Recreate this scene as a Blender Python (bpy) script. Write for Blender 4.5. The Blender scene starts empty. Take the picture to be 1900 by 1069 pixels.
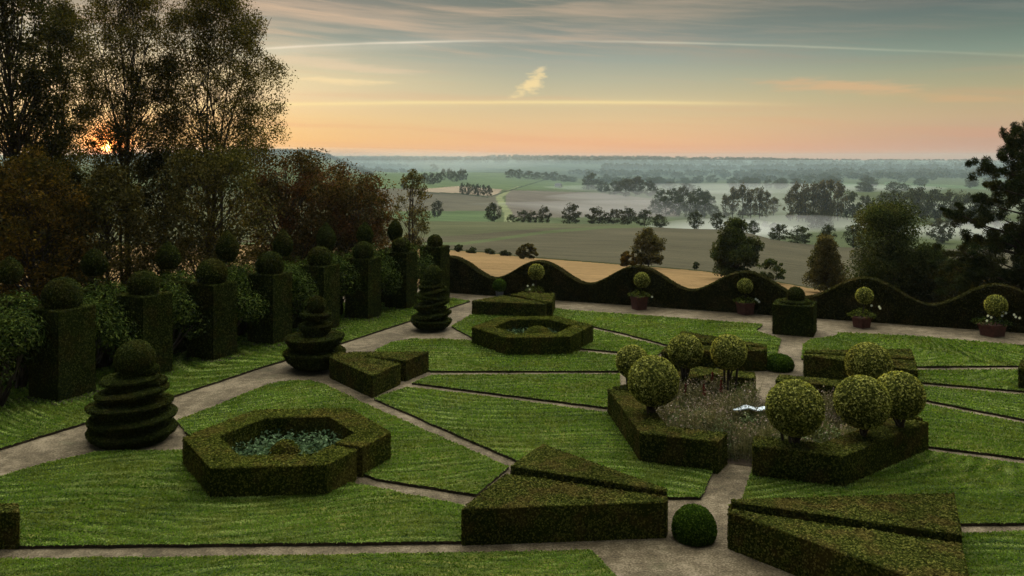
import bpy, math, random
import numpy as np
from mathutils import Vector

C = bpy.context.scene.collection
S = bpy.context.scene
H = 7.5            # eye height above the garden terrace
F = 1600.0         # focal length in photo pixels (1900 wide)
U0, V0 = 950.0, 290.0

# ------------------------------------------------------------------ camera, sky, sun, exposure
cam_d = bpy.data.cameras.new('camera')
cam_d.sensor_width = 36.0
cam_d.lens = 36.0 * F / 1900.0
cam_d.shift_y = -(534.5 - V0) / 1900.0
cam_d.clip_start = 0.1
cam_d.clip_end = 30000.0
cam = bpy.data.objects.new('camera', cam_d)
C.objects.link(cam)
cam.location = (0, 0, H)
cam.rotation_euler = (math.radians(90), 0, 0)
S.camera = cam
S.view_settings.view_transform = 'Standard'
S.view_settings.look = 'None'
EXPOSURE = 2.0
S.view_settings.exposure = EXPOSURE
S.view_settings.gamma = 1.0
S.cycles.volume_bounces = 3
S.cycles.max_bounces = 6
S.cycles.transparent_max_bounces = 8

SUN_AZ, SUN_EL = math.atan2(200 - U0, F), math.atan2(V0 - 273, F) * 0.92
SUN_STRENGTH = 1.0
NISHITA = 0.05
LOW_SKY = 2.0 ** -EXPOSURE     # the glowing band along the horizon, before exposure
SKY_FILL = (1.25, 1.24, 1.12)     # added fill glow high ahead, out of frame, to light the garden


def lin(r, g, b):
    def f(c):
        c /= 255.0
        return c / 12.92 if c <= 0.04045 else ((c + 0.055) / 1.055) ** 2.4
    return (f(r), f(g), f(b), 1.0)


class NT:
    """small helper to write node maths"""
    def __init__(self, tree):
        self.t = tree
        self.n = tree.nodes
        self.l = tree.links

    def new(self, kind, **kw):
        nd = self.n.new(kind)
        for k, v in kw.items():
            setattr(nd, k, v)
        return nd

    def put(self, sock, v):
        if v is None:
            return
        if hasattr(v, 'is_output'):
            self.l.new(v, sock)
        else:
            sock.default_value = v

    def m(self, op, a, b=None, c=None, clamp=False):
        nd = self.new('ShaderNodeMath', operation=op, use_clamp=clamp)
        for i, v in enumerate((a, b, c)):
            if v is not None:
                self.put(nd.inputs[i], v)
        return nd.outputs[0]

    def add(self, a, b): return self.m('ADD', a, b)
    def sub(self, a, b): return self.m('SUBTRACT', a, b)
    def mul(self, a, b): return self.m('MULTIPLY', a, b)

    def ss(self, x, lo, hi):
        nd = self.new('ShaderNodeMapRange', interpolation_type='SMOOTHSTEP')
        self.put(nd.inputs[0], x)
        nd.inputs[1].default_value = lo
        nd.inputs[2].default_value = hi
        return nd.outputs[0]

    def gauss(self, x, w):
        q = self.m('DIVIDE', x, w)
        return self.m('EXPONENT', self.mul(self.mul(q, q), -1.0))

    def mix(self, f, a, b, mode='MIX'):
        nd = self.new('ShaderNodeMix', data_type='RGBA', blend_type=mode)
        self.put(nd.inputs[0], f)
        self.put(nd.inputs[6], a)
        self.put(nd.inputs[7], b)
        return nd.outputs[2]

    def vec(self, x, y, z=0.0):
        nd = self.new('ShaderNodeCombineXYZ')
        for i, v in enumerate((x, y, z)):
            self.put(nd.inputs[i], v)
        return nd.outputs[0]

    def sep(self, v):
        nd = self.new('ShaderNodeSeparateXYZ')
        self.put(nd.inputs[0], v)
        return nd.outputs

    def noise(self, v, scale=1.0, detail=4.0, rough=0.55, dist=0.0):
        nd = self.new('ShaderNodeTexNoise')
        if v is not None:
            self.put(nd.inputs['Vector'], v)
        nd.inputs['Scale'].default_value = scale
        nd.inputs['Detail'].default_value = detail
        nd.inputs['Roughness'].default_value = rough
        nd.inputs['Distortion'].default_value = dist
        return nd.outputs[0]

    def ramp(self, f, stops):
        nd = self.new('ShaderNodeValToRGB')
        cr = nd.color_ramp
        while len(cr.elements) < len(stops):
            cr.elements.new(0.5)
        for e, (p, c) in zip(cr.elements, stops):
            e.position = p
            e.color = c if len(c) == 4 else (*c, 1.0)
        self.put(nd.inputs[0], f)
        return nd.outputs[0]

    def poly(self, x, co):
        r = float(co[0])
        for c in co[1:]:
            r = self.add(self.mul(r, x), float(c))
        return r


def ang(u, v):
    az = math.atan2(u - U0, F)
    return az, math.atan2((V0 - v) / F * math.cos(az), 1.0)


def build_world():
    w = bpy.data.worlds.new('World')
    S.world = w
    w.use_nodes = True
    w.node_tree.nodes.clear()
    g = NT(w.node_tree)
    d = g.new('ShaderNodeTexCoord').outputs['Generated']
    x, y, z = g.sep(d)
    az = g.m('ARCTAN2', x, y)
    el = g.m('ARCSINE', z)
    e = g.m('MULTIPLY', el, 5.0, clamp=True)      # 0..0.2 rad
    # pixel rows of the photograph turned into elevations: 10 px = 0.00625 rad
    def st(rows):
        return [(max(0.0, (V0 - v) / F * 5.0), lin(*c)) for v, c in rows]
    sunny = st([(290, (252, 190, 130)), (262, (255, 200, 125)), (225, (252, 212, 146)), (185, (244, 216, 168)),
                (150, (240, 220, 172)), (115, (205, 200, 168)), (75, (164, 170, 154)), (30, (160, 152, 138)), (-10, (152, 142, 130))])
    mid = st([(290, (246, 182, 138)), (265, (248, 190, 136)), (225, (234, 200, 148)), (185, (212, 196, 154)),
              (150, (188, 185, 156)), (115, (162, 169, 154)), (75, (140, 148, 140)), (30, (130, 134, 122)), (-10, (114, 118, 108))])
    shady = st([(290, (206, 166, 146)), (265, (200, 160, 136)), (225, (198, 170, 132)), (185, (182, 170, 128)),
                (150, (156, 160, 130)), (115, (124, 144, 128)), (75, (100, 120, 110)), (30, (82, 98, 98)), (-10, (68, 82, 84))])
    a = g.ss(az, -0.33, 0.06)
    b = g.ss(az, 0.06, 0.58)
    base = g.mix(b, g.mix(a, g.ramp(e, sunny), g.ramp(e, mid)), g.ramp(e, shady))
    # thin high cloud, streaked along the horizon
    warp = g.noise(g.vec(g.mul(az, 3.0), g.mul(el, 9.0), 3.0), 1.0, 3.0)
    elw = g.add(el, g.mul(g.sub(warp, 0.5), 0.03))
    elt = g.add(elw, g.mul(az, 0.05))
    n1 = g.noise(g.vec(g.mul(az, 2.6), g.mul(elt, 46.0), 0.0), 1.0, 6.0, 0.55)
    n2 = g.noise(g.vec(g.mul(az, 9.0), g.mul(elt, 150.0), 7.0), 1.0, 4.0, 0.6)
    streak = g.mul(g.ss(g.add(g.mul(n1, 0.75), g.mul(n2, 0.25)), 0.44, 0.66), g.ss(el, 0.085, 0.135))
    ccol = g.mix(g.ss(az, -0.2, 0.55), lin(222, 190, 158), lin(134, 134, 122))
    col = g.mix(g.mul(streak, 0.55), base, ccol)
    n3 = g.noise(g.vec(g.mul(az, 4.5), g.mul(g.add(el, g.mul(az, 0.11)), 85.0), 11.0), 1.0, 6.0, 0.62)
    fine = g.mul(g.ss(n3, 0.50, 0.70), g.ss(el, 0.075, 0.13))
    col = g.mix(g.mul(fine, 0.5), col, ccol)
    col = g.mix(0.10, col, lin(168, 164, 152))
    dark = g.mul(g.ss(n1, 0.56, 0.34), g.ss(el, 0.11, 0.15))
    col = g.mix(g.mul(dark, 0.32), col, lin(98, 120, 116))
    low = g.mul(g.ss(g.noise(g.vec(g.mul(az, 2.2), g.mul(elt, 70.0), 5.0), 1.0, 4.0), 0.48, 0.72), g.ss(el, 0.14, 0.03))
    col = g.mix(g.mul(low, 0.22), col, lin(228, 150, 122))
    # condensation trails and three single clouds, at their own bearings
    def fit(pts, deg):
        q = np.array([ang(*p) for p in pts])
        return np.polyfit(q[:, 0], q[:, 1], deg)
    wob = g.mul(g.sub(g.noise(g.vec(g.mul(az, 14.0), 1.0, 2.0), 1.0, 3.0), 0.5), 0.0016)
    f1 = g.poly(az, fit([(515, 88), (670, 82), (830, 78), (1010, 75), (1190, 77), (1550, 90), (1900, 103)], 3))
    d1 = g.sub(g.sub(el, f1), wob)
    t1 = g.add(g.mul(g.gauss(d1, 0.0013), 0.6), g.mul(g.gauss(g.add(d1, 0.003), 0.006), g.mul(g.ss(az, 0.15, -0.25), 0.3)))
    t1 = g.mul(t1, g.sub(1.0, g.mul(0.75, g.gauss(g.sub(az, 0.02), 0.10))))
    t1 = g.mul(t1, g.mul(g.ss(az, -0.34, -0.25), g.add(0.45, g.mul(0.55, g.ss(g.noise(g.vec(g.mul(az, 7.0), 4.0, 4.0), 1.0, 3.0), 0.35, 0.6)))))
    col = g.mix(g.mul(t1, g.add(0.35, g.mul(0.6, g.ss(az, 0.62, -0.2)))), col, g.mix(g.ss(az, -0.1, 0.5), lin(255, 240, 214), lin(196, 200, 170)))
    f2 = g.poly(az, fit([(540, 193), (750, 192), (950, 190), (1300, 190), (1480, 195)], 2))
    d2 = g.add(g.sub(el, f2), wob)
    t2 = g.mul(g.add(g.mul(g.gauss(d2, 0.0018), 0.8), g.mul(g.gauss(d2, 0.005), 0.25)), g.ss(az, 0.36, 0.12))
    col = g.mix(g.mul(t2, 0.62), col, lin(255, 230, 164))
    def cloud(u, v, du, dv, tilt, amount, colour, seed, fr=(60, 120)):
        nonlocal col
        ca, ce = ang(u, v)
        pa, pe = g.sub(az, ca), g.sub(el, ce)
        ct, stt = math.cos(tilt), math.sin(tilt)
        p = g.m('DIVIDE', g.add(g.mul(pa, ct), g.mul(pe, stt)), du / F)
        q = g.m('DIVIDE', g.sub(g.mul(pe, ct), g.mul(pa, stt)), dv / F)
        r = g.m('SQRT', g.add(g.mul(p, p), g.mul(q, q)))
        nn = g.noise(g.vec(g.mul(pa, fr[0]), g.mul(pe, fr[1]), seed), 1.0, 5.0, 0.62)
        k = g.ss(g.sub(g.mul(nn, 2.2), r), 0.18, 0.95)
        col = g.mix(g.mul(k, amount), col, colour)
    cloud(985, 158, 44, 20, 0.55, 0.8, lin(255, 226, 164), 1.0)
    cloud(1003, 129, 18, 9, 0.5, 0.6, lin(250, 224, 170), 2.0)
    cloud(1560, 160, 190, 17, -0.07, 0.6, lin(226, 180, 134), 3.0, (14, 110))
    cloud(1790, 183, 170, 10, -0.05, 0.55, lin(214, 172, 128), 4.0, (14, 130))
    cloud(640, 150, 120, 9, -0.03, 0.55, lin(255, 226, 172), 5.0, (26, 130))
    cloud(610, 118, 210, 16, -0.1, 0.4, lin(246, 214, 178), 6.0, (9, 90))
    # the sun just above the horizon
    sdir = (math.sin(SUN_AZ) * math.cos(SUN_EL), math.cos(SUN_AZ) * math.cos(SUN_EL), math.sin(SUN_EL))
    dot = g.new('ShaderNodeVectorMath', operation='DOT_PRODUCT')
    g.put(dot.inputs[0], d)
    dot.inputs[1].default_value = sdir
    th = g.m('ARCCOSINE', g.m('MINIMUM', dot.outputs['Value'], 0.9999999))
    col = g.mix(1.0, col, g.mix(g.gauss(th, 0.17), (0, 0, 0, 1), (0.26, 0.12, 0.02, 1)), 'ADD')
    col = g.mix(1.0, col, g.mix(g.gauss(th, 0.018), (0, 0, 0, 1), (4.4, 0.90, 0.05, 1)), 'ADD')
    col = g.mix(1.0, col, g.mix(g.ss(th, 0.0050, 0.0042), (0, 0, 0, 1), (14.0, 7.0, 1.3, 1)), 'ADD')
    sky = g.new('ShaderNodeTexSky', sky_type='NISHITA')
    sky.sun_disc = False
    sky.sun_elevation = max(SUN_EL, math.radians(1.5))
    sky.sun_rotation = SUN_AZ
    sky.altitude = 100
    over = g.mix(1.0, sky.outputs[0], (NISHITA, NISHITA, NISHITA, 1), 'MULTIPLY')
    dv = g.new('ShaderNodeVectorMath', operation='DOT_PRODUCT')
    g.put(dv.inputs[0], d)
    dv.inputs[1].default_value = (0.05, 0.56, 0.826)
    sky_fill = g.mix(g.ss(dv.outputs['Value'], 0.50, 1.0), (0.004, 0.005, 0.006, 1), (*SKY_FILL, 1))  # unseen bright patch of sky, added to brighten lawns and hedge tops
    over = g.mix(1.0, over, sky_fill, 'ADD')
    col = g.mix(1.0, col, (LOW_SKY, LOW_SKY, LOW_SKY, 1), 'MULTIPLY')
    front = g.mul(g.ss(g.m('ABSOLUTE', az), 1.6, 0.75), g.ss(el, 0.42, 0.17))
    col = g.mix(front, over, col)
    bg = g.new('ShaderNodeBackground')
    g.put(bg.inputs[0], col)
    bg.inputs[1].default_value = 1.0
    out = g.new('ShaderNodeOutputWorld')
    g.l.new(bg.outputs[0], out.inputs[0])
    sl = bpy.data.lights.new('sun', 'SUN')
    sl.energy = SUN_STRENGTH
    sl.angle = math.radians(0.6)
    sl.color = (1.0, 0.62, 0.30)
    so = bpy.data.objects.new('sun', sl)
    C.objects.link(so)
    so.rotation_euler = Vector(sdir).to_track_quat('Z', 'Y').to_euler()
    so.location = (-40, 90, 40)


build_world()

# ------------------------------------------------------------------ helpers
RNG = np.random.default_rng(11)


def G(u, v, z=0.0):
    """where the sight line through photo pixel (u, v) meets the level z (authoring aid)"""
    y = F * (H - z) / (v - V0)
    return np.array([(u - U0) / F * y, y, z])


def P(u, v, y):
    return np.array([(u - U0) / F * y, y, H - (v - V0) / F * y])


def link(name, data, parent=None):
    o = bpy.data.objects.new(name, data)
    C.objects.link(o)
    if parent is not None:
        o.parent = parent
    return o


def tag(o, label, cat, group=None, kind=None):
    o['label'] = label
    o['category'] = cat
    if group:
        o['group'] = group
    if kind:
        o['kind'] = kind
    return o


def thing(name, label, cat, loc, group=None):
    o = link(name, None)
    o.location = tuple(float(c) for c in loc)
    return tag(o, label, cat, group)


class MB:
    """mesh collector: vertices, faces (3 or 4 corners), per-face shade and material"""
    def __init__(self):
        self.v, self.f, self.s, self.m, self.n, self.sm = [], [], [], [], 0, []

    def add(self, verts, faces, shade=0.15, mat=0, smooth=False):
        verts = np.asarray(verts, float).reshape(-1, 3)
        if isinstance(faces, np.ndarray):
            ff = (faces + self.n)
            self.f.append(ff)
            k = len(ff)
        else:
            for q in faces:
                self.f.append(np.array([q]) + self.n)
            k = len(faces)
        self.v.append(verts)
        self.n += len(verts)
        sh = np.asarray(shade, float)
        self.s.append(np.broadcast_to(sh, (k,)).copy())
        self.m.append(np.full(k, mat, np.int32))
        self.sm.append(np.full(k, smooth, bool))

    def build(self, name, mats, parent=None, origin=(0, 0, 0)):
        me = bpy.data.meshes.new(name)
        V = np.concatenate(self.v) - np.asarray(origin, float)
        loops = np.concatenate([f.ravel() for f in self.f]).astype(np.int32)
        sizes = np.concatenate([np.full(len(f), f.shape[1], np.int32) for f in self.f])
        starts = np.concatenate([[0], np.cumsum(sizes)[:-1]]).astype(np.int32)
        me.vertices.add(len(V))
        me.vertices.foreach_set('co', V.astype(np.float32).ravel())
        me.loops.add(len(loops))
        me.loops.foreach_set('vertex_index', loops)
        me.polygons.add(len(sizes))
        me.polygons.foreach_set('loop_start', starts)
        me.polygons.foreach_set('loop_total', sizes)
        me.polygons.foreach_set('material_index', np.concatenate(self.m))
        at = me.attributes.new('shade', 'FLOAT', 'FACE')
        at.data.foreach_set('value', np.concatenate(self.s).astype(np.float32))
        me.update(calc_edges=True)
        me.polygons.foreach_set('use_smooth', np.concatenate(self.sm))
        me.validate()
        for mm in (mats if isinstance(mats, (list, tuple)) else [mats]):
            me.materials.append(mm)
        return link(name, me, parent)


def unit(a):
    return a / np.maximum(np.linalg.norm(a, axis=-1, keepdims=True), 1e-9)


def leaves(mb, pts, nrm, size, tilt=0.7, aspect=0.7, lift=0.0, shade=None, mat=0, rng=RNG, bend=None):
    """one diamond leaf per point; nrm None = any direction"""
    n = len(pts)
    if n == 0:
        return
    rnd = unit(rng.normal(size=(n, 3)))
    nn = rnd if nrm is None else unit(nrm + tilt * rnd)
    t = unit(np.cross(nn, unit(rng.normal(size=(n, 3)))))
    if bend is not None:
        t = unit(t + np.asarray(bend))
    b = np.cross(nn, t)
    sz = size * rng.uniform(0.65, 1.35, n)[:, None]
    c = pts + (0 if nrm is None else nrm * lift * rng.uniform(0, 1, n)[:, None])
    V = np.stack([c - t * sz * .5, c + b * sz * .5 * aspect, c + t * sz * .5, c - b * sz * .5 * aspect], 1)
    idx = np.arange(n * 4).reshape(n, 4)
    mb.add(V.reshape(-1, 3), idx, rng.uniform(0.0, 1.0, n) if shade is None else shade, mat)


def inpoly(p, poly):
    x, y = p[:, 0], p[:, 1]
    r = np.zeros(len(p), bool)
    q = np.asarray(poly)[:, :2]
    j = len(q) - 1
    for i in range(len(q)):
        xi, yi, xj, yj = q[i, 0], q[i, 1], q[j, 0], q[j, 1]
        if yi != yj:
            r ^= ((yi > y) != (yj > y)) & (x < (xj - xi) * (y - yi) / (yj - yi) + xi)
        j = i
    return r


def area2(poly):
    q = np.asarray(poly)[:, :2]
    return 0.5 * np.sum(q[:, 0] * np.roll(q[:, 1], -1) - np.roll(q[:, 0], -1) * q[:, 1])


def ngon_tris(poly):
    from mathutils.geometry import tessellate_polygon
    return [tuple(t) for t in tessellate_polygon([[Vector((float(p[0]), float(p[1]), 0)) for p in poly]])]


def hedge_prism(mb, poly, z0, z1, leaf=0.05, cover=1.0, rng=RNG, flare=0.0):
    """clipped hedge: straight walls on the plan 'poly', flat top, skin of small leaves"""
    q = np.asarray([[p[0], p[1]] for p in poly], float)
    if area2(q) < 0:
        q = q[::-1].copy()
    n = len(q)
    inset = 0.012
    tri = ngon_tris(q)
    top = np.c_[q, np.full(n, z1 - inset)]
    mb.add(top, np.array([t if area2(q[list(t)]) > 0 else t[::-1] for t in tri]), 0.2)
    dens = 1.7 * cover / (leaf * leaf * 0.5)
    for i in range(n):
        a, b = q[i], q[(i + 1) % n]
        L = np.linalg.norm(b - a)
        if L < 0.02:
            continue
        d = (b - a) / L
        nn = np.array([d[1], -d[0], 0.0])
        k = max(1, int(L / 0.4))
        ts = np.linspace(0, 1, k + 1)
        zs = np.linspace(z0, z1 - inset, 4)
        gv = np.array([[*(a + d * L * t), z] for z in zs for t in ts])
        w = rng.normal(size=len(gv)) * 0.012
        w[(np.tile(ts, 4) < 0.01) | (np.tile(ts, 4) > 0.99)] = 0
        gv += nn * w[:, None]
        gf = np.array([[r * (k + 1) + c, r * (k + 1) + c + 1, (r + 1) * (k + 1) + c + 1, (r + 1) * (k + 1) + c]
                       for r in range(3) for c in range(k)])
        mb.add(gv, gf, 0.12)
        m = rng.poisson(L * (z1 - z0) * dens * 0.8)
        s, h = rng.uniform(0, 1, m), rng.uniform(0, 1, m)
        pts = np.c_[a[0] + d[0] * L * s, a[1] + d[1] * L * s, z0 + (z1 - z0) * h]
        leaves(mb, pts, np.broadcast_to(nn, (m, 3)), leaf, 0.32, lift=leaf * 0.5, rng=rng)
        m = rng.poisson(L * 55 * 0.05 / leaf)           # fringe along the top arris
        s = rng.uniform(0, 1, m)
        pts = np.c_[a[0] + d[0] * L * s, a[1] + d[1] * L * s, np.full(m, z1)] - nn * 0.01
        leaves(mb, pts, np.broadcast_to(unit(nn + [0, 0, 1]), (m, 3)), leaf, 0.8, lift=leaf * 0.45, rng=rng)
    lo, hi = q.min(0), q.max(0)
    m = int((hi - lo).prod() * dens)
    p = rng.uniform(lo, hi, (m, 2))
    p = p[inpoly(p, q)]
    pts = np.c_[p, z1 + .012 * np.sin(p[:, 0] * 4.1 + q[0, 0] * 9) * np.sin(p[:, 1] * 3.7) + np.where(rng.random(len(p)) < .03, rng.uniform(0, .05, len(p)), 0)]
    leaves(mb, pts, np.broadcast_to([0, 0, 1.0], (len(p), 3)), leaf, 0.45, lift=leaf * 0.5, rng=rng)


def lathe(mb, prof, centre, seg=40, tilt=(0, 0), leaf=0.05, cover=1.0, wob=0.02, rng=RNG, sx=1.0, sy=1.0, inner=0.12):
    """clipped round form from (radius, height) pairs, leafy skin; tilt leans it"""
    prof = np.asarray(prof, float)
    k = len(prof)
    th = np.linspace(0, 2 * math.pi, seg, endpoint=False)
    ph = rng.uniform(0, 6.28, 4)
    wv = 1 + wob * (np.sin(2 * th + ph[0]) + .6 * np.sin(3 * th + ph[1]) + .4 * np.sin(5 * th + ph[2]))
    R = prof[:, 0][:, None] * wv[None]
    V = np.stack([R * np.cos(th) * sx, R * np.sin(th) * sy, np.broadcast_to(prof[:, 1][:, None], R.shape)], -1)
    if tilt[0] or tilt[1]:
        V[..., 2] += V[..., 0] * tilt[0] + V[..., 1] * tilt[1]
    V = V + np.asarray(centre, float)
    idx = np.arange(k * seg).reshape(k, seg)
    f = np.stack([idx[:-1], np.roll(idx, -1, 1)[:-1], np.roll(idx, -1, 1)[1:], idx[1:]], -1).reshape(-1, 4)
    mb.add(V.reshape(-1, 3), f, inner, smooth=True)
    q = V.reshape(-1, 3)[f]
    n = np.cross(q[:, 2] - q[:, 0], q[:, 3] - q[:, 1])
    ar = 0.5 * np.linalg.norm(n, axis=1)
    n = unit(n)
    m = int(ar.sum() * cover / (leaf * leaf * 0.5) * 1.6)
    if m < 1:
        return
    pick = rng.choice(len(f), m, p=ar / ar.sum())
    a, b = rng.uniform(0, 1, (2, m, 1))
    pts = (q[pick, 0] * (1 - a) + q[pick, 1] * a) * (1 - b) + (q[pick, 3] * (1 - a) + q[pick, 2] * a) * b
    leaves(mb, pts, n[pick], leaf, 0.75, lift=leaf * 0.5, rng=rng)


def sphere_prof(r, cut=-1.0, n=14, squash=1.0):
    a = np.linspace(math.asin(max(-1, cut)), math.pi / 2, n)
    return [(max(0.004, r * math.cos(t)), r * squash * math.sin(t)) for t in a]


def tube(mb, pts, r, seg=7, shade=0.5, mat=0):
    pts = np.asarray(pts, float)
    n = len(pts)
    r = np.broadcast_to(np.asarray(r, float), (n,))
    t = np.gradient(pts, axis=0)
    t = unit(t)
    ref = np.where(np.abs(t[:, 2:3]) > 0.9, np.array([[1.0, 0, 0]]), np.array([[0, 0, 1.0]]))
    a = unit(np.cross(t, ref))
    b = np.cross(t, a)
    th = np.linspace(0, 2 * math.pi, seg, endpoint=False)
    V = pts[:, None] + r[:, None, None] * (np.cos(th)[None, :, None] * a[:, None] + np.sin(th)[None, :, None] * b[:, None])
    idx = np.arange(n * seg).reshape(n, seg)
    f = np.stack([idx[:-1], np.roll(idx, -1, 1)[:-1], np.roll(idx, -1, 1)[1:], idx[1:]], -1).reshape(-1, 4)
    mb.add(V.reshape(-1, 3), f, shade, mat, True)
    mb.add(V[-1], [tuple(range(seg))], shade, mat)


def curve(a, b, bow, n=6):
    t = np.linspace(0, 1, n)[:, None]
    return a * (1 - t) + b * t + np.asarray(bow) * (4 * t * (1 - t))


# ------------------------------------------------------------------ materials
def mat(name):
    m = bpy.data.materials.new(name)
    m.use_nodes = True
    m.node_tree.nodes.clear()
    return m, NT(m.node_tree)


def leaf_mat(name, dark, mid, light, patch=None, patch_amt=0.6, patch_scale=1.2, trans=0.25, lo=0.47, hi=0.62, rough=0.6):
    m, g = mat(name)
    sh = g.new('ShaderNodeAttribute', attribute_name='shade').outputs['Fac']
    pos = g.new('ShaderNodeNewGeometry').outputs['Position']
    col = g.ramp(sh, [(0.0, dark), (0.55, mid), (1.0, light)])
    if patch:
        k = g.ss(g.noise(pos, patch_scale, 5.0, 0.65), lo, hi)
        pc = g.ramp(sh, [(0.0, tuple(c * 0.35 for c in patch)), (1.0, patch)])
        col = g.mix(g.mul(k, patch_amt), col, pc)
    big = g.noise(pos, 0.5, 2.0)
    col = g.mix(1.0, col, g.ramp(big, [(0.3, (0.75, 0.75, 0.75)), (0.7, (1.25, 1.25, 1.2))]), 'MULTIPLY')
    bs = g.new('ShaderNodeBsdfPrincipled')
    g.put(bs.inputs['Base Color'], col)
    bs.inputs['Roughness'].default_value = rough
    bs.inputs['Specular IOR Level'].default_value = 0.0
    tr = g.new('ShaderNodeBsdfTranslucent')
    g.put(tr.inputs[0], g.mix(1.0, col, (1.3, 1.25, 0.6, 1), 'MULTIPLY'))
    mx = g.new('ShaderNodeMixShader')
    mx.inputs[0].default_value = trans
    g.l.new(bs.outputs[0], mx.inputs[1])
    g.l.new(tr.outputs[0], mx.inputs[2])
    o = g.new('ShaderNodeOutputMaterial')
    g.l.new(mx.outputs[0], o.inputs[0])
    return m


def surf_mat(name, colfn, rough=0.9, bump=None, spec=0.2):
    m, g = mat(name)
    pos = g.new('ShaderNodeNewGeometry').outputs['Position']
    bs = g.new('ShaderNodeBsdfPrincipled')
    g.put(bs.inputs['Base Color'], colfn(g, pos))
    bs.inputs['Roughness'].default_value = rough
    bs.inputs['Specular IOR Level'].default_value = spec
    if bump:
        h, st, di = bump(g, pos)
        bn = g.new('ShaderNodeBump')
        bn.inputs['Strength'].default_value = st
        bn.inputs['Distance'].default_value = di
        g.put(bn.inputs['Height'], h)
        g.l.new(bn.outputs[0], bs.inputs['Normal'])
    o = g.new('ShaderNodeOutputMaterial')
    g.l.new(bs.outputs[0], o.inputs[0])
    return m


M = {}
M['yew'] = leaf_mat('clipped_yew', (.012, .016, .005), (.031, .040, .009), (.062, .072, .016), (.072, .052, .014), 0.4, 1.3, trans=.12)
M['hex'] = leaf_mat('clipped_box_green', (.014, .019, .004), (.054, .066, .010), (.128, .132, .024), (.13, .092, .024), 0.5, 1.0, trans=.12)
M['wedge'] = leaf_mat('clipped_box_olive', (.013, .017, .004), (.050, .060, .011), (.12, .118, .026), (.13, .090, .028), 0.55, 1.4, trans=.12)
M['wave'] = leaf_mat('clipped_wave_hedge', (.010, .011, .004), (.028, .030, .008), (.070, .064, .018), (.10, .075, .030), 0.5, 0.9, trans=.12)
M['boxball'] = leaf_mat('variegated_box', (.024, .032, .008), (.20, .215, .048), (.46, .45, .13), None, trans=0.38)
M['dome'] = leaf_mat('fresh_box', (.010, .022, .003), (.032, .062, .007), (.070, .11, .014), None, trans=0.2)
M['laurel'] = leaf_mat('laurel_leaf', (.007, .013, .004), (.028, .045, .009), (.080, .100, .022), None, trans=0.15, rough=0.4)
M['bark'] = surf_mat('bark', lambda g, p: g.ramp(g.noise(p, 6.0), [(0.3, (.018, .013, .009)), (0.7, (.060, .046, .032))]), 0.95)
M['birchbark'] = surf_mat('birch_bark', lambda g, p: g.ramp(g.noise(g.mix(1.0, p, (1, 1, 4, 1), 'MULTIPLY'), 2.5), [(0.42, (.03, .025, .02)), (0.56, (.20, .18, .15))]), 0.9)
M['birch'] = leaf_mat('birch_leaf', (.016, .017, .006), (.048, .046, .013), (.105, .085, .022), None, trans=0.4)
M['darktree'] = leaf_mat('dark_tree_leaf', (.012, .014, .006), (.034, .036, .012), (.075, .064, .02), None, trans=0.35)
M['autumn'] = leaf_mat('autumn_leaf', (.024, .021, .007), (.090, .062, .015), (.21, .125, .024), (.06, .066, .018), 0.75, 0.6, trans=0.4)
M['olive'] = leaf_mat('olive_leaf', (.022, .023, .008), (.072, .067, .021), (.155, .125, .040), (.055, .062, .018), 0.6, 0.5, trans=0.35)
M['beech'] = leaf_mat('copper_beech_leaf', (.016, .015, .007), (.046, .038, .014), (.115, .075, .030), (.15, .055, .036), 0.55, 0.7, trans=0.35)
M['midgreen'] = leaf_mat('mid_green_leaf', (.013, .022, .009), (.040, .057, .020), (.092, .108, .038), (.12, .095, .030), 0.35, 0.35, trans=0.3)
M['brownleaf'] = leaf_mat('brown_autumn_leaf', (.024, .022, .010), (.088, .076, .030), (.16, .135, .052), (.050, .062, .020), 0.6, 0.4, trans=0.3)
M['fargreen'] = leaf_mat('far_leaf', (.016, .022, .012), (.040, .050, .022), (.075, .080, .032), (.075, .058, .03), 0.5, 0.02, trans=0.2)
M['farpoplar'] = leaf_mat('poplar_leaf', (.03, .028, .015), (.075, .066, .030), (.13, .11, .045), None, trans=0.25)
M['pine'] = leaf_mat('pine_needles', (.008, .014, .007), (.022, .034, .014), (.050, .062, .020), (.07, .055, .016), 0.4, 0.5, trans=0.1)
M['hosta'] = leaf_mat('silver_leaf', (.015, .03, .014), (.060, .10, .045), (.15, .21, .11), None, trans=0.2)
M['perennial'] = leaf_mat('dry_perennial', (.030, .034, .018), (.15, .14, .085), (.32, .28, .20), (.13, .17, .070), 0.8, 0.7, trans=0.25)
M['seed'] = leaf_mat('pale_flower_heads', (.12, .085, .065), (.26, .19, .16), (.50, .42, .38), None, trans=0.2)
M['moundgreen'] = leaf_mat('grey_green_leaf', (.016, .026, .010), (.085, .115, .048), (.21, .25, .13), None, trans=0.2)
M['moundmauve'] = leaf_mat('mauve_brown_leaf', (.030, .026, .018), (.135, .108, .082), (.33, .27, .23), None, trans=0.2)
M['redstem'] = leaf_mat('red_flower_spike', (.06, .014, .013), (.12, .028, .026), (.20, .05, .045), None)
M['petal'] = leaf_mat('white_petal', (.45, .48, .50), (.65, .68, .70), (.8, .8, .8), None, trans=0.3)
M['yellowleaf'] = leaf_mat('yellow_green_leaf', (.02, .03, .006), (.07, .09, .018), (.16, .18, .04), None, trans=0.3)
M['terracotta'] = surf_mat('terracotta', lambda g, p: g.ramp(g.noise(p, 9.0), [(0.3, (.055, .022, .018)), (0.7, (.11, .042, .033))]), 0.85)
M['leadpot'] = surf_mat('blue_grey_lead', lambda g, p: g.ramp(g.noise(p, 7.0), [(0.3, (.10, .11, .15)), (0.7, (.20, .21, .26))]), 0.6)
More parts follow.
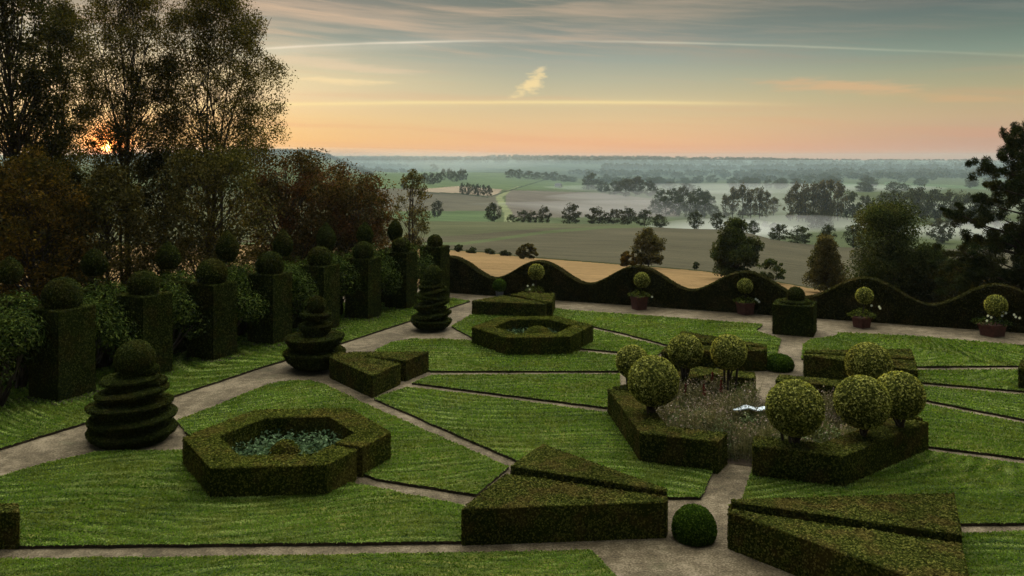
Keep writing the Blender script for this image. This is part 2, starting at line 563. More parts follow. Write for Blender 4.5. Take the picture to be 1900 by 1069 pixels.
M['glaze'] = surf_mat('pale_blue_glaze', lambda g, p: g.ramp(g.noise(p, 5.0), [(0.3, (.38, .47, .53)), (0.7, (.58, .64, .68))]), 0.3, spec=0.5)
M['soil'] = surf_mat('soil', lambda g, p: g.ramp(g.noise(p, 14.0, 6.0), [(0.3, (.018, .013, .008)), (0.7, (.06, .042, .026))]), 1.0,
                     lambda g, p: (g.noise(p, 30.0, 5.0), 0.8, 0.03))
M['white_wall'] = surf_mat('pale_render', lambda g, p: (0.5, 0.48, 0.44, 1), 0.9)
M['grey_roof'] = surf_mat('slate', lambda g, p: (0.22, 0.22, 0.23, 1), 0.8)


def gravel_col(g, p):
    a = g.noise(p, 0.55, 4.0, 0.6)
    b = g.noise(p, 22.0, 5.0, 0.7)
    c = g.noise(p, 3.2, 4.0, 0.6)
    k = g.add(g.add(g.mul(a, 0.30), g.mul(b, 0.46)), g.mul(c, 0.24))
    col = g.ramp(k, [(0.40, (.035, .026, .014)), (0.5, (.11, .085, .048)), (0.61, (.27, .215, .14))])
    moss = g.ss(g.noise(p, 0.9, 6.0, 0.7), 0.56, 0.70)
    return g.mix(g.mul(moss, 0.45), col, (.060, .062, .026, 1))


M['gravel'] = surf_mat('gravel', gravel_col, 0.95, lambda g, p: (g.add(g.noise(p, 34.0, 5.0, 0.75), g.mul(g.noise(p, 5.0, 4.0, 0.6), 0.8)), 0.9, 0.035))


def lawn_mat(name, rot, seed):
    def cs(g, p):
        x, y, z = g.sep(p)
        c, s = math.cos(rot), math.sin(rot)
        w = g.mul(g.sub(g.noise(g.vec(x, y, seed), 0.16, 1.0), 0.5), 4.0)
        a = g.add(g.mul(x, c), g.mul(y, s))
        b = g.add(g.sub(g.mul(y, c), g.mul(x, s)), w)
        return x, y, a, b

    def col(g, p):
        x, y, a, b = cs(g, p)
        st = g.noise(g.vec(g.mul(a, 1.5), g.mul(b, 5.5), seed), 1.0, 5.0, 0.65)
        st2 = g.noise(g.vec(g.mul(a, 4.0), g.mul(b, 13.0), seed + 3), 1.0, 4.0, 0.7)
        fine = g.noise(g.vec(x, y, seed), 26.0, 4.0, 0.75)
        big = g.noise(g.vec(x, y, seed + 9), 0.30, 3.0, 0.55)
        k = g.add(g.add(g.mul(st, 0.34), g.mul(st2, 0.26)), g.add(g.mul(fine, 0.22), g.mul(big, 0.18)))
        base = g.ramp(k, [(0.38, (.006, .014, .002)), (0.46, (.026, .048, .006)), (0.54, (.078, .098, .015)), (0.62, (.20, .19, .045))])
        yel = g.ss(g.noise(g.vec(x, y, seed + 5), 0.45, 4.0, 0.6), 0.50, 0.68)
        return g.mix(g.mul(yel, 0.30), base, g.mix(1.0, base, (1.55, 1.15, 0.75, 1), 'MULTIPLY'))

    def bump(g, p):
        x, y, a, b = cs(g, p)
        st2 = g.noise(g.vec(g.mul(a, 4.0), g.mul(b, 13.0), seed + 3), 1.0, 4.0, 0.7)
        fine = g.noise(g.vec(x, y, seed), 30.0, 4.0, 0.75)
        return g.add(g.mul(st2, 0.6), g.mul(fine, 0.5)), 0.9, 0.07
    return surf_mat(name, col, 0.95, bump, 0.1)


LAWN = [lawn_mat('mown_lawn', 0.06, 1.0), lawn_mat('mown_lawn_across', -0.25, 4.0), lawn_mat('mown_lawn_turned', 0.30, 8.0)]

# ------------------------------------------------------------------ terrain beyond the garden
UN = np.array([-900, 560, 760, 900, 1130, 1330, 1600, 2300], float)
YL = np.exp(np.linspace(math.log(8), math.log(7400), 620))


def vz(v, y): return H - (v - V0) / F * y


COLS = [
    [(8, -.35), (60, -.4), (90, -1.5), (200, -4), (500, -9), (1200, -9), (2500, -5), (6000, 8), (7000, 14), (7400, -40)],
    [(8, -.35), (52, -.4), (75, -1.0), (200, -5), (500, -12), (900, -6), (1250, 17), (1500, -5), (2500, -25), (4500, -25), (7000, vz(288, 7000)), (7400, -40)],
    [(8, -.35), (50, -.4), (70, -1.3), (110, vz(462, 110)), (200, vz(440, 200)), (400, vz(410, 400)), (520, -31), (700, vz(398, 700)), (1000, vz(360, 1000)), (1300, -34), (1700, vz(326, 1700)), (2000, vz(320, 2000)), (2600, -45), (4500, vz(303, 4500)), (7000, vz(288.5, 7000)), (7400, -40)],
    [(8, -.35), (47, -.4), (53, -.8), (90, vz(478, 90)), (150, vz(458, 150)), (300, vz(424, 300)), (420, vz(409.5, 420)), (520, -33), (640, vz(405, 640)), (900, vz(377, 900)), (1100, vz(360, 1100)), (1500, vz(340, 1500)), (2000, vz(323, 2000)), (2300, vz(319, 2300)), (2800, -46), (4500, vz(303, 4500)), (7000, vz(288.5, 7000)), (7400, -40)],
    [(8, -.35), (45, -.4), (51, -.9), (80, vz(496, 80)), (150, vz(462, 150)), (300, vz(426, 300)), (410, vz(413, 410)), (560, -47), (800, vz(406, 800)), (1200, vz(371, 1200)), (1700, vz(346, 1700)), (2200, vz(333, 2200)), (2700, vz(325, 2700)), (4500, vz(304, 4500)), (7000, vz(290, 7000)), (7400, -40)],
    [(8, -.35), (43, -.4), (49, -1.0), (75, vz(512, 75)), (140, vz(476, 140)), (260, vz(437, 260)), (360, vz(422.5, 360)), (540, -48), (800, vz(408, 800)), (1200, vz(373, 1200)), (1700, vz(348, 1700)), (2700, vz(326, 2700)), (4500, vz(306, 4500)), (7000, vz(292, 7000)), (7400, -40)],
    [(8, -.35), (39, -.4), (45, -1.3), (65, vz(546, 65)), (100, vz(520, 100)), (160, vz(487, 160)), (260, vz(456, 260)), (400, -42), (560, vz(440, 560)), (800, vz(402, 800)), (1200, vz(366, 1200)), (1800, vz(340, 1800)), (2700, vz(322, 2700)), (4500, vz(307, 4500)), (7000, vz(297, 7000)), (7400, -50)],
    [(8, -.35), (32, -.4), (40, -2.5), (65, -5.5), (100, -9), (200, -20), (400, -42), (800, -46), (1800, -46), (2700, -44), (4500, -38), (7000, -20), (7400, -60)],
]
ZT = []
for c in COLS:
    c = np.array(c, float)
    zz = np.interp(np.log(YL), np.log(c[:, 0]), c[:, 1])
    k = np.exp(-0.5 * (np.arange(-12, 13) / 4.0) ** 2)
    k /= k.sum()
    sm = np.convolve(np.pad(zz, 12, mode='edge'), k, 'valid')
    ZT.append(sm)
ZT = np.array(ZT)


def terrain_z(x, y):
    x, y = np.asarray(x, float), np.maximum(np.asarray(y, float), 8.0)
    u = np.clip(U0 + F * x / y, UN[0], UN[-1])
    i = np.clip(np.searchsorted(UN, u, 'right') - 1, 0, len(UN) - 2)
    t = (u - UN[i]) / (UN[i + 1] - UN[i])
    t = t * t * (3 - 2 * t)
    fy = np.clip((np.log(y) - math.log(8)) / (math.log(7400) - math.log(8)) * 619, 0, 618.999)
    j = fy.astype(int)
    s = fy - j
    za = ZT[i, j] * (1 - s) + ZT[i, j + 1] * s
    zb = ZT[i + 1, j] * (1 - s) + ZT[i + 1, j + 1] * s
    return za * (1 - t) + zb * t


def hit(u, v, ymin=50.0):
    yy = YL[YL > ymin]
    z = terrain_z((u - U0) / F * yy, yy)
    vp = V0 + F * (H - z) / yy
    k = np.argmax(vp <= v)
    if vp[k] > v:
        k = int(np.argmin(np.abs(vp - v)))
    y = yy[k]
    return np.array([(u - U0) / F * y, y, float(terrain_z((u - U0) / F * y, y))])


def build_terrain():
    us = np.unique(np.concatenate([np.linspace(-1500, 640, 60), np.linspace(640, 1900, 421), np.linspace(1900, 3400, 40)]))
    ys = np.exp(np.concatenate([np.linspace(math.log(8), math.log(44), 12)[:-1], np.linspace(math.log(44), math.log(7400), 380)]))
    Yg, Ug = np.meshgrid(ys, us, indexing='ij')
    X = (Ug - U0) / F * Yg
    Z = terrain_z(X, Yg)
    rr = np.random.default_rng(3)
    Z += 0.0
    # wooded unevenness of the far ridges
    rough = np.interp(Yg, [1500, 3500, 6000, 7100, 7400], [0, 1.5, 4.0, 5.0, 0])
    nz = rr.normal(size=Z.shape)
    nz = (nz + np.roll(nz, 1, 1) + np.roll(nz, -1, 1)) / 1.7 + np.sin(Ug / 37.0) * 0.6 + np.sin(Ug / 83.0 + 1) * 0.9
    Z += rough * nz * 0.6
    V = V0 + F * (H - Z) / Yg
    pt = np.c_[Ug.ravel(), V.ravel()]
    yy = Yg.ravel()
    col = np.zeros((len(pt), 3))
    col[:] = (.070, .085, .040)
    n1 = np.sin(pt[:, 0] / 31.0 + yy / 170.0) * 0.5 + np.sin(pt[:, 0] / 77.0 - yy / 310.0) * .5
    far = yy > 2200
    col[far] = np.array((.050, .062, .032)) * (1 + 0.25 * np.sign(n1[far] - 0.1))[:, None]

    def field(poly, c, ymin, ymax):
        k = inpoly(pt, np.array(poly, float)) & (yy > ymin) & (yy < ymax)
        col[k] = c
    bnd = np.interp(pt[:, 0], [500, 830, 900, 970, 1160, 1300, 1420, 1560, 1700, 1800], [455, 464, 469, 477, 492, 503, 520, 545, 585, 620])
    near = yy < 470
    k = near & (pt[:, 1] > bnd)
    col[k] = (.20, .132, .062)
    k = near & (pt[:, 1] <= bnd)
    col[k] = (.078, .071, .046)
    k = near & (pt[:, 1] <= bnd) & (np.abs(pt[:, 1] - bnd) < 2.0)
    col[k] = (.035, .04, .018)
    # greener headland and a grass track on the ploughed slope
    head = np.interp(pt[:, 0], [700, 850, 1000, 1200, 1350, 1590], [446, 437, 424, 417, 424.5, 457])
    k = near & (pt[:, 1] < head)
    col[k] = (.082, .086, .046)
    tr = np.interp(pt[:, 0], [860, 900, 1010, 1130, 1240], [452, 447, 431, 421, 419])
    k = near & (np.abs(pt[:, 1] - tr) < 2.6) & (pt[:, 0] < 1240)
    col[k] = (.080, .095, .045)
    # fields on the far slope
    field([(700, 316), (960, 322), (1090, 342), (1090, 350), (930, 352), (700, 350)], (.085, .115, .052), 700, 3000)
    field([(700, 350), (785, 349), (930, 351), (930, 400), (700, 400)], (.092, .084, .060), 500, 2200)
    field([(780, 351), (855, 345), (932, 352), (918, 364), (855, 359), (790, 356)], (.25, .20, .14), 500, 2400)
    field([(700, 392), (920, 391), (920, 412), (700, 412)], (.075, .105, .048), 430, 1200)
    field([(940, 353), (1100, 357), (1260, 374), (1260, 402), (940, 404)], (.115, .10, .08), 500, 2400)
    trk = np.interp(pt[:, 1], [346, 354, 366, 380, 397], [962, 944, 926, 932, 944])
    k = (np.abs(pt[:, 0] - trk) < np.interp(pt[:, 1], [346, 360, 397], [2, 6, 8])) & (yy > 430) & (yy < 2300) & (pt[:, 1] > 345)
    col[k] = (.16, .175, .09)
    ln = np.interp(pt[:, 0], [780, 860, 905, 960, 1010], [357, 360, 366, 349, 334])
    k = (np.abs(pt[:, 1] - ln) < 1.0) & (yy > 500) & (yy < 2300) & (pt[:, 0] > 780) & (pt[:, 0] < 1010)
    col[k] = (.03, .038, .02)
    field([(1500, 337), (1700, 345), (1700, 352), (1500, 345)], (.09, .13, .065), 900, 3000)
    field([(1640, 338), (1830, 346), (1830, 352), (1640, 343)], (.09, .13, .065), 900, 3000)
    me = bpy.data.meshes.new('terrain')
    nr, nc = Z.shape
    idx = np.arange(nr * nc).reshape(nr, nc)
    f = np.stack([idx[:-1, :-1], idx[:-1, 1:], idx[1:, 1:], idx[1:, :-1]], -1).reshape(-1, 4)
    mb = MB()
    mb.add(np.stack([X, Yg, Z], -1).reshape(-1, 3), f, 0.5, smooth=True)
    m, g = mat('fields')
    at = g.new('ShaderNodeAttribute', attribute_name='field').outputs['Color']
    pos = g.new('ShaderNodeNewGeometry').outputs['Position']
    x, y, z = g.sep(pos)
    ca, sa = math.cos(-0.35), math.sin(-0.35)
    fur = g.noise(g.vec(g.mul(g.add(g.mul(x, ca), g.mul(y, sa)), 0.05), g.mul(g.sub(g.mul(y, ca), g.mul(x, sa)), 0.55), 0.0), 1.0, 5.0, 0.65)
    big = g.noise(pos, 0.02, 4.0, 0.6)
    fine = g.noise(pos, 1.6, 5.0, 0.75)
    k = g.add(g.add(g.mul(fur, 0.4), g.mul(big, 0.3)), g.mul(fine, 0.3))
    v = g.ramp(k, [(0.32, (.42, .42, .42)), (0.5, (1.0, 1.0, 1.0)), (0.68, (1.6, 1.55, 1.5))])
    bs = g.new('ShaderNodeBsdfPrincipled')
    g.put(bs.inputs['Base Color'], g.mix(1.0, at, v, 'MULTIPLY'))
    bs.inputs['Roughness'].default_value = 1.0
    bs.inputs['Specular IOR Level'].default_value = 0.0
    bn = g.new('ShaderNodeBump')
    bn.inputs['Strength'].default_value = 0.8
    bn.inputs['Distance'].default_value = 0.3
    g.put(bn.inputs['Height'], g.add(fine, fur))
    g.l.new(bn.outputs[0], bs.inputs['Normal'])
    o = g.new('ShaderNodeOutputMaterial')
    g.l.new(bs.outputs[0], o.inputs[0])
    ob = mb.build('terrain', m)
    ca_ = ob.data.color_attributes.new('field', 'FLOAT_COLOR', 'POINT')
    ca_.data.foreach_set('color', np.c_[col, np.ones(len(col))].astype(np.float32).ravel())
    tag(ob, 'stubble, ploughed slope and hazy green fields falling away beyond the garden', 'terrain', kind='structure')


build_terrain()

# the garden's own axes: AX runs away from the house, CX across it
AX = np.array([0.413, 0.911])
CX = np.array([0.911, -0.413])
WA = np.array([-3.50, 47.43])          # west foot of the wave hedge
WB = np.array([21.73, 36.59])


def sheet(name, poly, z, m, label, thick=0.0, wall=None):
    q = np.asarray([[p[0], p[1]] for p in poly], float)
    if area2(q) < 0:
        q = q[::-1].copy()
    mb = MB()
    n = len(q)
    tri = ngon_tris(q)
    mb.add(np.c_[q, np.full(n, z)], np.array([t if area2(q[list(t)]) > 0 else t[::-1] for t in tri]), 0.5)
    if thick:
        a = np.c_[q, np.full(n, z)]
        b = np.c_[q, np.full(n, z - thick)]
        i = np.arange(n)
        j = (i + 1) % n
        mb.add(np.r_[b, a], np.stack([i, j, n + j, n + i], -1), 0.5, 1)
    o = mb.build(name, [m, wall or m])
    o['kind'] = 'structure'
    o['label'] = label
    return o


def build_ground():
    L = WA - CX * 6.2 + AX * 0.9
    R = WB + CX * 22 + AX * 0.9
    sheet('gravel_path', [L, R, R - AX * 75, L - AX * 75], 0.0, M['gravel'], 'worn brown gravel of the garden paths', 0.3)
    mb = MB()
    mb.add([(-600, -300, -.32), (600, -300, -.32), (600, 9, -.32), (-600, 9, -.32)], [(0, 1, 2, 3)])
    o = mb.build('ground', M['soil'])
    o['kind'] = 'structure'


build_ground()

LZ = 0.065


def lawn(pix, mi, label):
    """one raised turf panel, its edge cut sharp and wavering a little"""
    q = [G(u, v, LZ)[:2] for u, v in pix]
    out = []
    rr = np.random.default_rng(len(pix) * 7 + abs(int(pix[0][0])))
    n = len(q)
    for i in range(n):
        a, b = q[i], q[(i + 1) % n]
        L = np.linalg.norm(b - a)
        k = max(1, int(L / 0.35))
        for t in range(k):
            p = a + (b - a) * t / k
            if t:
                p = p + rr.normal(size=2) * 0.010
            out.append(p)
    o = sheet('lawn', out, LZ, LAWN[mi], label, LZ - 0.004, M['soil'])
    # tufts of mown grass: leant one way and the other by the mower, over the cut edge as well
    mb = MB()
    q = np.asarray(out)
    if area2(q) < 0:
        q = q[::-1]
    lo, hi = np.maximum(q.min(0), (-40, 10)), np.minimum(q.max(0), (60, 60))
    p = RNG.uniform(lo, hi, (int((hi - lo).prod() * 1500), 2))
    dist = np.hypot(p[:, 0], p[:, 1])
    p = p[(RNG.random(len(p)) < np.minimum(1, (19.0 / dist) ** 2))]
    p = p[np.abs(p[:, 0]) < p[:, 1] * .66 + 1.0]
    p = p[inpoly(p, q)]
    ph = float(q[0, 0])
    rot = (0.06, -0.25, 0.30)[mi] + .16 * np.sin(p[:, 0] * .33 + ph) * np.sin(p[:, 1] * .27 + 1)
    b_ = p[:, 1] * np.cos(rot) - p[:, 0] * np.sin(rot) + .25 * np.sin(p[:, 0] * .9 + ph)
    a_ = p[:, 0] * np.cos(rot) + p[:, 1] * np.sin(rot)
    st = np.zeros(len(p))
    for k in range(14):                        # short strokes left by the mower
        wl, al, f1, f2 = RNG.uniform(.15, .48), RNG.uniform(1.0, 4.0), RNG.uniform(0, 6.28), RNG.uniform(0, 6.28)
        st += np.sin(b_ * 2 * math.pi / wl + f1 + 0.9 * np.sin(a_ * 2 * math.pi / al + f2)) * (.6 + .4 * np.sin(a_ * 2 * math.pi / (al * .7) + f1))
    big = np.sin(p[:, 0] * .55 + ph * 3) * np.sin(p[:, 1] * .62 + ph) + .6 * np.sin(p[:, 0] * 1.3 - p[:, 1] * .9 + ph)
    st = st / 2.0 + .35 * big
    sg = st * .85 + RNG.normal(size=len(p)) * .4
    m = len(p)
    sc = np.hypot(p[:, 0], p[:, 1]) / 19.0
    L = .040 * np.maximum(.85, sc ** .8) * RNG.uniform(.6, 1.35, m)
    lean = np.stack([-np.sin(rot) * sg, np.cos(rot) * sg, np.full(m, .75)], -1) + RNG.normal(size=(m, 3)) * .45
    lean[:, 2] = np.abs(lean[:, 2]) * .8 + .1
    t = unit(lean)
    bb = unit(np.cross(t, unit(np.c_[RNG.normal(size=(m, 2)) * .5, np.ones(m)])))
    c = np.c_[p, np.full(m, LZ - .004)]
    w = (L * .36)[:, None]
    e = c + t * L[:, None]
    md = c + t * L[:, None] * .55
    V = np.stack([c, md + bb * w, e, md - bb * w], 1)
    mb.add(V.reshape(-1, 3), np.arange(m * 4).reshape(m, 4), np.clip(.44 + .22 * st + RNG.normal(size=m) * .11, 0, 1))
    nx = np.roll(q, -1, 0)
    seg = np.linalg.norm(nx - q, axis=1)
    m = int(seg.sum() * 60)
    pk = RNG.choice(len(q), m, p=seg / seg.sum())
    t = RNG.uniform(0, 1, (m, 1))
    p = q[pk] * (1 - t) + nx[pk] * t
    d = unit(nx[pk] - q[pk])
    nn = np.c_[d[:, 1], -d[:, 0]]
    pts = np.c_[p - nn * RNG.uniform(-0.02, 0.08, (m, 1)), np.full(m, LZ + 0.006)]
    leaves(mb, pts, np.c_[nn * 0.5, np.ones(m)], 0.06, 0.6, 0.35, rng=RNG)
    e = mb.build('grass', M['edge'], o)
    e['kind'] = 'stuff'


M['edge'] = leaf_mat('grass_blade', (.018, .048, .007), (.115, .19, .030), (.30, .37, .11), (.19, .16, .04), 0.30, 0.7, trans=0.42)

lawn([(-60, 850), (163, 782), (320, 735), (480, 682), (637, 635), (763, 594), (872, 558.5), (834, 553), (700, 553), (400, 600), (-60, 690)], 1,
     'narrow grass strip at the feet of the hedge pillars')
lawn([(-80, 905), (0, 884), (90, 858), (180, 838), (342, 835), (420, 880), (655, 896), (860, 937), (858, 1004), (30, 1012.5), (-80, 1013)], 0,
     'front lawn panel before the near hexagonal hedge')
lawn([(-80, 1039), (0, 1037), (500, 1031), (1098, 1021), (1160, 1085), (1160, 1250), (-80, 1250)], 0, 'lawn strip along the very front of the garden')
lawn([(328, 780), (400, 753), (480, 719), (518, 708), (570, 706), (602, 713), (695, 757), (830, 816), (944, 866), (884, 917), (700, 888), (600, 850), (420, 840), (350, 806)], 2,
     'lawn panel behind the near hexagonal hedge')
lawn([(694, 739), (957, 853), (1100, 905), (1242, 922), (1300, 922), (1322, 872), (1200, 838), (1150, 766), (1125, 765), (900, 735), (756, 718)], 1,
     'lawn panel between the central ring and the front wedges')
lawn([(764, 710), (800, 696), (1150, 694), (1150, 752), (1125, 755.5), (900, 727)], 0, 'narrow wedge of lawn pointing to the small wedge hedges')
lawn([(695, 651), (729, 634), (767, 629), (817, 629), (880, 632), (950, 655), (1079, 653), (1153, 660), (1200, 668), (1180, 688), (800, 688), (750, 668)], 0,
     'lawn panel in front of the far hexagonal hedge')
lawn([(838, 605), (875, 584), (960, 586), (1021, 590), (1096, 610), (1160, 625), (1240, 646), (1215, 660), (1153, 653), (1079, 646), (940, 640), (874, 625)], 2,
     'lawn panel around the far hexagonal hedge')
lawn([(1021, 584.5), (1029, 573), (1200, 586), (1415, 602), (1402, 613), (1449, 629), (1440, 663), (1300, 668), (1240, 640), (1160, 618.5), (1096, 604)], 0,
     'lawn panel below the wave hedge, west of the axis path')
lawn([(1487, 665), (1490, 640), (1505, 629), (1550, 624), (1556, 617), (1700, 624), (1900, 641), (2100, 658), (2100, 677), (1900, 678), (1700, 679.5), (1600, 672)], 2,
     'lawn panel below the wave hedge, east of the axis path')
lawn([(1640, 689), (1702, 687), (1900, 685.5), (2100, 684), (2100, 742), (1900, 725), (1702, 708), (1640, 704)], 0, 'first narrow lawn sector east of the central ring')
lawn([(1650, 711), (1702, 715), (1900, 733), (2100, 751), (2100, 815), (1900, 777.5), (1715, 741), (1660, 732)], 1, 'second narrow lawn sector east of the central ring')
lawn([(1660, 740), (1715, 749), (1900, 786), (2100, 823), (2100, 873), (1900, 849.5), (1718, 827), (1690, 800)], 0, 'broad lawn sector east of the central ring')
lawn([(1700, 834), (1718, 836), (1900, 861), (2100, 884), (2100, 968), (1900, 969.5), (1783, 971), (1600, 985), (1450, 960), (1352, 938), (1378, 926), (1397, 868), (1480, 872), (1560, 880)], 2,
     'lawn panel between the central ring and the front right wedges')
lawn([(1780, 990), (1900, 985), (2100, 980), (2100, 1300), (1840, 1300), (1800, 1120)], 0, 'corner of lawn at the front right')


def litter():
    rg = np.random.default_rng(55)
    mb = MB()
    p = np.c_[rg.uniform(-26, 34, 9000), rg.uniform(12, 48, 9000)]
    p = p[rg.random(len(p)) < (18.0 / np.hypot(p[:, 0], p[:, 1])) ** 1.2]
    leaves(mb, np.c_[p, np.full(len(p), .012)], np.broadcast_to([0, 0, 1.0], (len(p), 3)), .032, .35, rng=rg)
    o = mb.build('leaf_litter', M['litter'])
    o['kind'] = 'stuff'
    o['label'] = 'small stones and fallen leaves strewn over the gravel'


M['litter'] = leaf_mat('leaf_litter', (.03, .022, .012), (.11, .08, .045), (.32, .26, .17), None, trans=.05)
litter()


def soil_bed(poly, z=LZ + .005):
    sheet('soil_bed', poly, z, M['soil'], 'bare brown soil at a hedge foot')


# ------------------------------------------------------------------ clipped hedges
def hedge(name, label, cat, pix, top, mkey, leaf, group, z0=0.0):
    poly = [G(u, v, top)[:2] for u, v in pix]
    c = np.mean(poly, 0)
    mb = MB()
    hedge_prism(mb, poly, z0, top, leaf)
    o = mb.build(name, M[mkey], None, (c[0], c[1], 0))
    o.location = (c[0], c[1], 0)
    return tag(o, label, cat, group)


def hexagon(name, label, c, r, a0, ratio, slit, top, leaf):
    """hexagonal ring hedge with one narrow cut; slit = (from, to) in radians"""
    def at(ang_, rr):
        k = math.pi / 3
        t = (ang_ - a0) % k
        d = rr * math.cos(k / 2) / math.cos(t - k / 2)
        return np.array([c[0] + d * math.cos(ang_), c[1] + d * math.sin(ang_)])
    s, e = slit[1], slit[0] + 2 * math.pi
    angs = [s] + [a0 + i * math.pi / 3 for i in range(-12, 24) if s + .02 < a0 + i * math.pi / 3 < e - .02] + [e]
    poly = [at(t, r) for t in angs] + [at(t, r * ratio) for t in reversed(angs)]
    mb = MB()
    hedge_prism(mb, poly, 0, top, leaf)
    o = mb.build(name, M['hex'], None, (c[0], c[1], 0))
    o.location = (c[0], c[1], 0)
    return tag(o, label, 'hedge', 'hexagonal parterre hedges')


HX1, HX2 = np.array([-5.47, 21.02]), np.array([0.83, 34.45])
hexagon('hexagonal_hedge', 'low hexagonal hedge ring nearest the front, filled with pale leafy plants', HX1, 2.49, math.radians(4), 0.66, (math.radians(-30), math.radians(-24)), 0.7, 0.05)
hexagon('hexagonal_hedge', 'low hexagonal hedge ring farther off, before the wave hedge', HX2, 2.42, math.radians(4), 0.66, (math.radians(-28), math.radians(-23.5)), 0.7, 0.065)
WG = 'paired wedge hedges'
hedge('wedge_hedge', 'dark triangular hedge with long front face, left of the near box dome', 'hedge', [(857, 945), (939, 880), (1238, 923), (1236, 932)], .7, 'wedge', .045, WG)
hedge('wedge_hedge', 'slim triangular hedge just behind the big front left wedge', 'hedge', [(948, 865), (1008, 825), (1237, 908), (1237, 912)], .7, 'wedge', .045, WG)
hedge('wedge_hedge', 'flat triangular hedge between lawn and the nearest wedge on the right', 'hedge', [(1356, 928), (1769, 916), (1784, 993), (1358, 931)], .7, 'wedge', .045, WG)
hedge('wedge_hedge', 'nearest triangular hedge, cut off by the bottom edge right of the dome', 'hedge', [(1351, 946), (1783, 1010), (1806, 1114), (1353, 951)], .7, 'wedge', .045, WG)
hedge('wedge_hedge', 'small triangular hedge beside the bowl-shaped topiary', 'hedge', [(612, 664), (629, 653), (743, 675), (691, 698)], .68, 'wedge', .06, WG)
hedge('wedge_hedge', 'small triangular hedge right behind the one beside the bowl-shaped topiary', 'hedge', [(642, 656), (655, 654), (795, 653.5), (753, 670)], .68, 'wedge', .06, WG)
hedge('wedge_hedge', 'far triangular hedge with broad dark front face behind the far hexagon', 'hedge', [(876, 559), (935, 549), (1014, 563), (1010, 565)], .68, 'wedge', .075, WG)
hedge('wedge_hedge', 'far triangular hedge closest to the blue-grey pot and the wave hedge', 'hedge', [(948, 547), (968, 543), (1029, 545), (1024, 563)], .68, 'wedge', .075, WG)
hedge('wedge_hedge', 'triangular hedge with dark front behind two ball trees, left of the axis path', 'hedge', [(1227, 653), (1242, 640), (1421, 645.5), (1422, 651)], .7, 'wedge', .06, WG)
hedge('wedge_hedge', 'brownish triangular hedge rearmost behind two ball trees, left of the axis path', 'hedge', [(1250, 631), (1266, 615), (1422, 640.5), (1422, 643.5)], .7, 'wedge', .06, WG)
hedge('wedge_hedge', 'rear flat triangular hedge right of the axis path', 'hedge', [(1494, 651), (1690, 648.5), (1696, 666), (1496, 653.5)], .7, 'wedge', .06, WG)
hedge('wedge_hedge', 'front triangular hedge right of the axis path, partly behind a ball tree', 'hedge', [(1491, 657), (1697, 670), (1702, 688), (1492, 659.5)], .7, 'wedge', .06, WG)
hedge('wedge_hedge', 'dark hedge end showing at the lower left edge', 'hedge', [(-60, 950), (-60, 935), (33, 936), (35, 951)], .7, 'wedge', .045, WG)
hedge('wedge_hedge', 'brownish hedge end showing at the right edge beside narrow lawns', 'hedge', [(1890, 684), (1896, 668), (2000, 668), (2020, 690)], .7, 'wedge', .06, WG)

# central ring: four pieces
RC = np.array([6.67, 23.42])
RV = [np.array(p) for p in ((2.78, 25.0), (3.13, 21.0), (7.44, 19.39), (10.55, 21.86), (10.21, 25.85), (5.95, 27.55))]
RI = [RC + (p - RC) * 0.79 for p in RV]


def along(a, b, d): return a + unit(b - a) * d


def ring(label, outer, inner):
    poly = outer + inner[::-1]
    c = np.mean(poly, 0)
    mb = MB()
    hedge_prism(mb, poly, 0, .75, .05)
    o = mb.build('ring_hedge', M['wedge'], None, (c[0], c[1], 0))
    o.location = (c[0], c[1], 0)
    tag(o, label, 'hedge', 'hedge pieces of the central ring')


def cutpair(i, j, t):
    return RV[i] + (RV[j] - RV[i]) * t, RI[i] + (RI[j] - RI[i]) * t


a = cutpair(1, 2, .40)
ring('bent hedge along the left front of the central flower bed', [RV[0], RV[1], a[0]], [RI[0], RI[1], a[1]])
a = cutpair(1, 2, .575)
ring('bent hedge along the right front of the central flower bed, under three ball trees', [a[0], RV[2], RV[3]], [a[1], RI[2], RI[3]])
a = cutpair(5, 4, .38)
b = cutpair(0, 5, .05)
ring('hedge behind the red flower spikes, left of the axis path', [b[0], RV[5], a[0]], [b[1], RI[5], a[1]])
a = cutpair(5, 4, .545)
b = cutpair(3, 4, .07)
ring('hedge behind the central flower bed, right of the axis path', [a[0], RV[4], b[0]], [a[1], RI[4], b[1]])

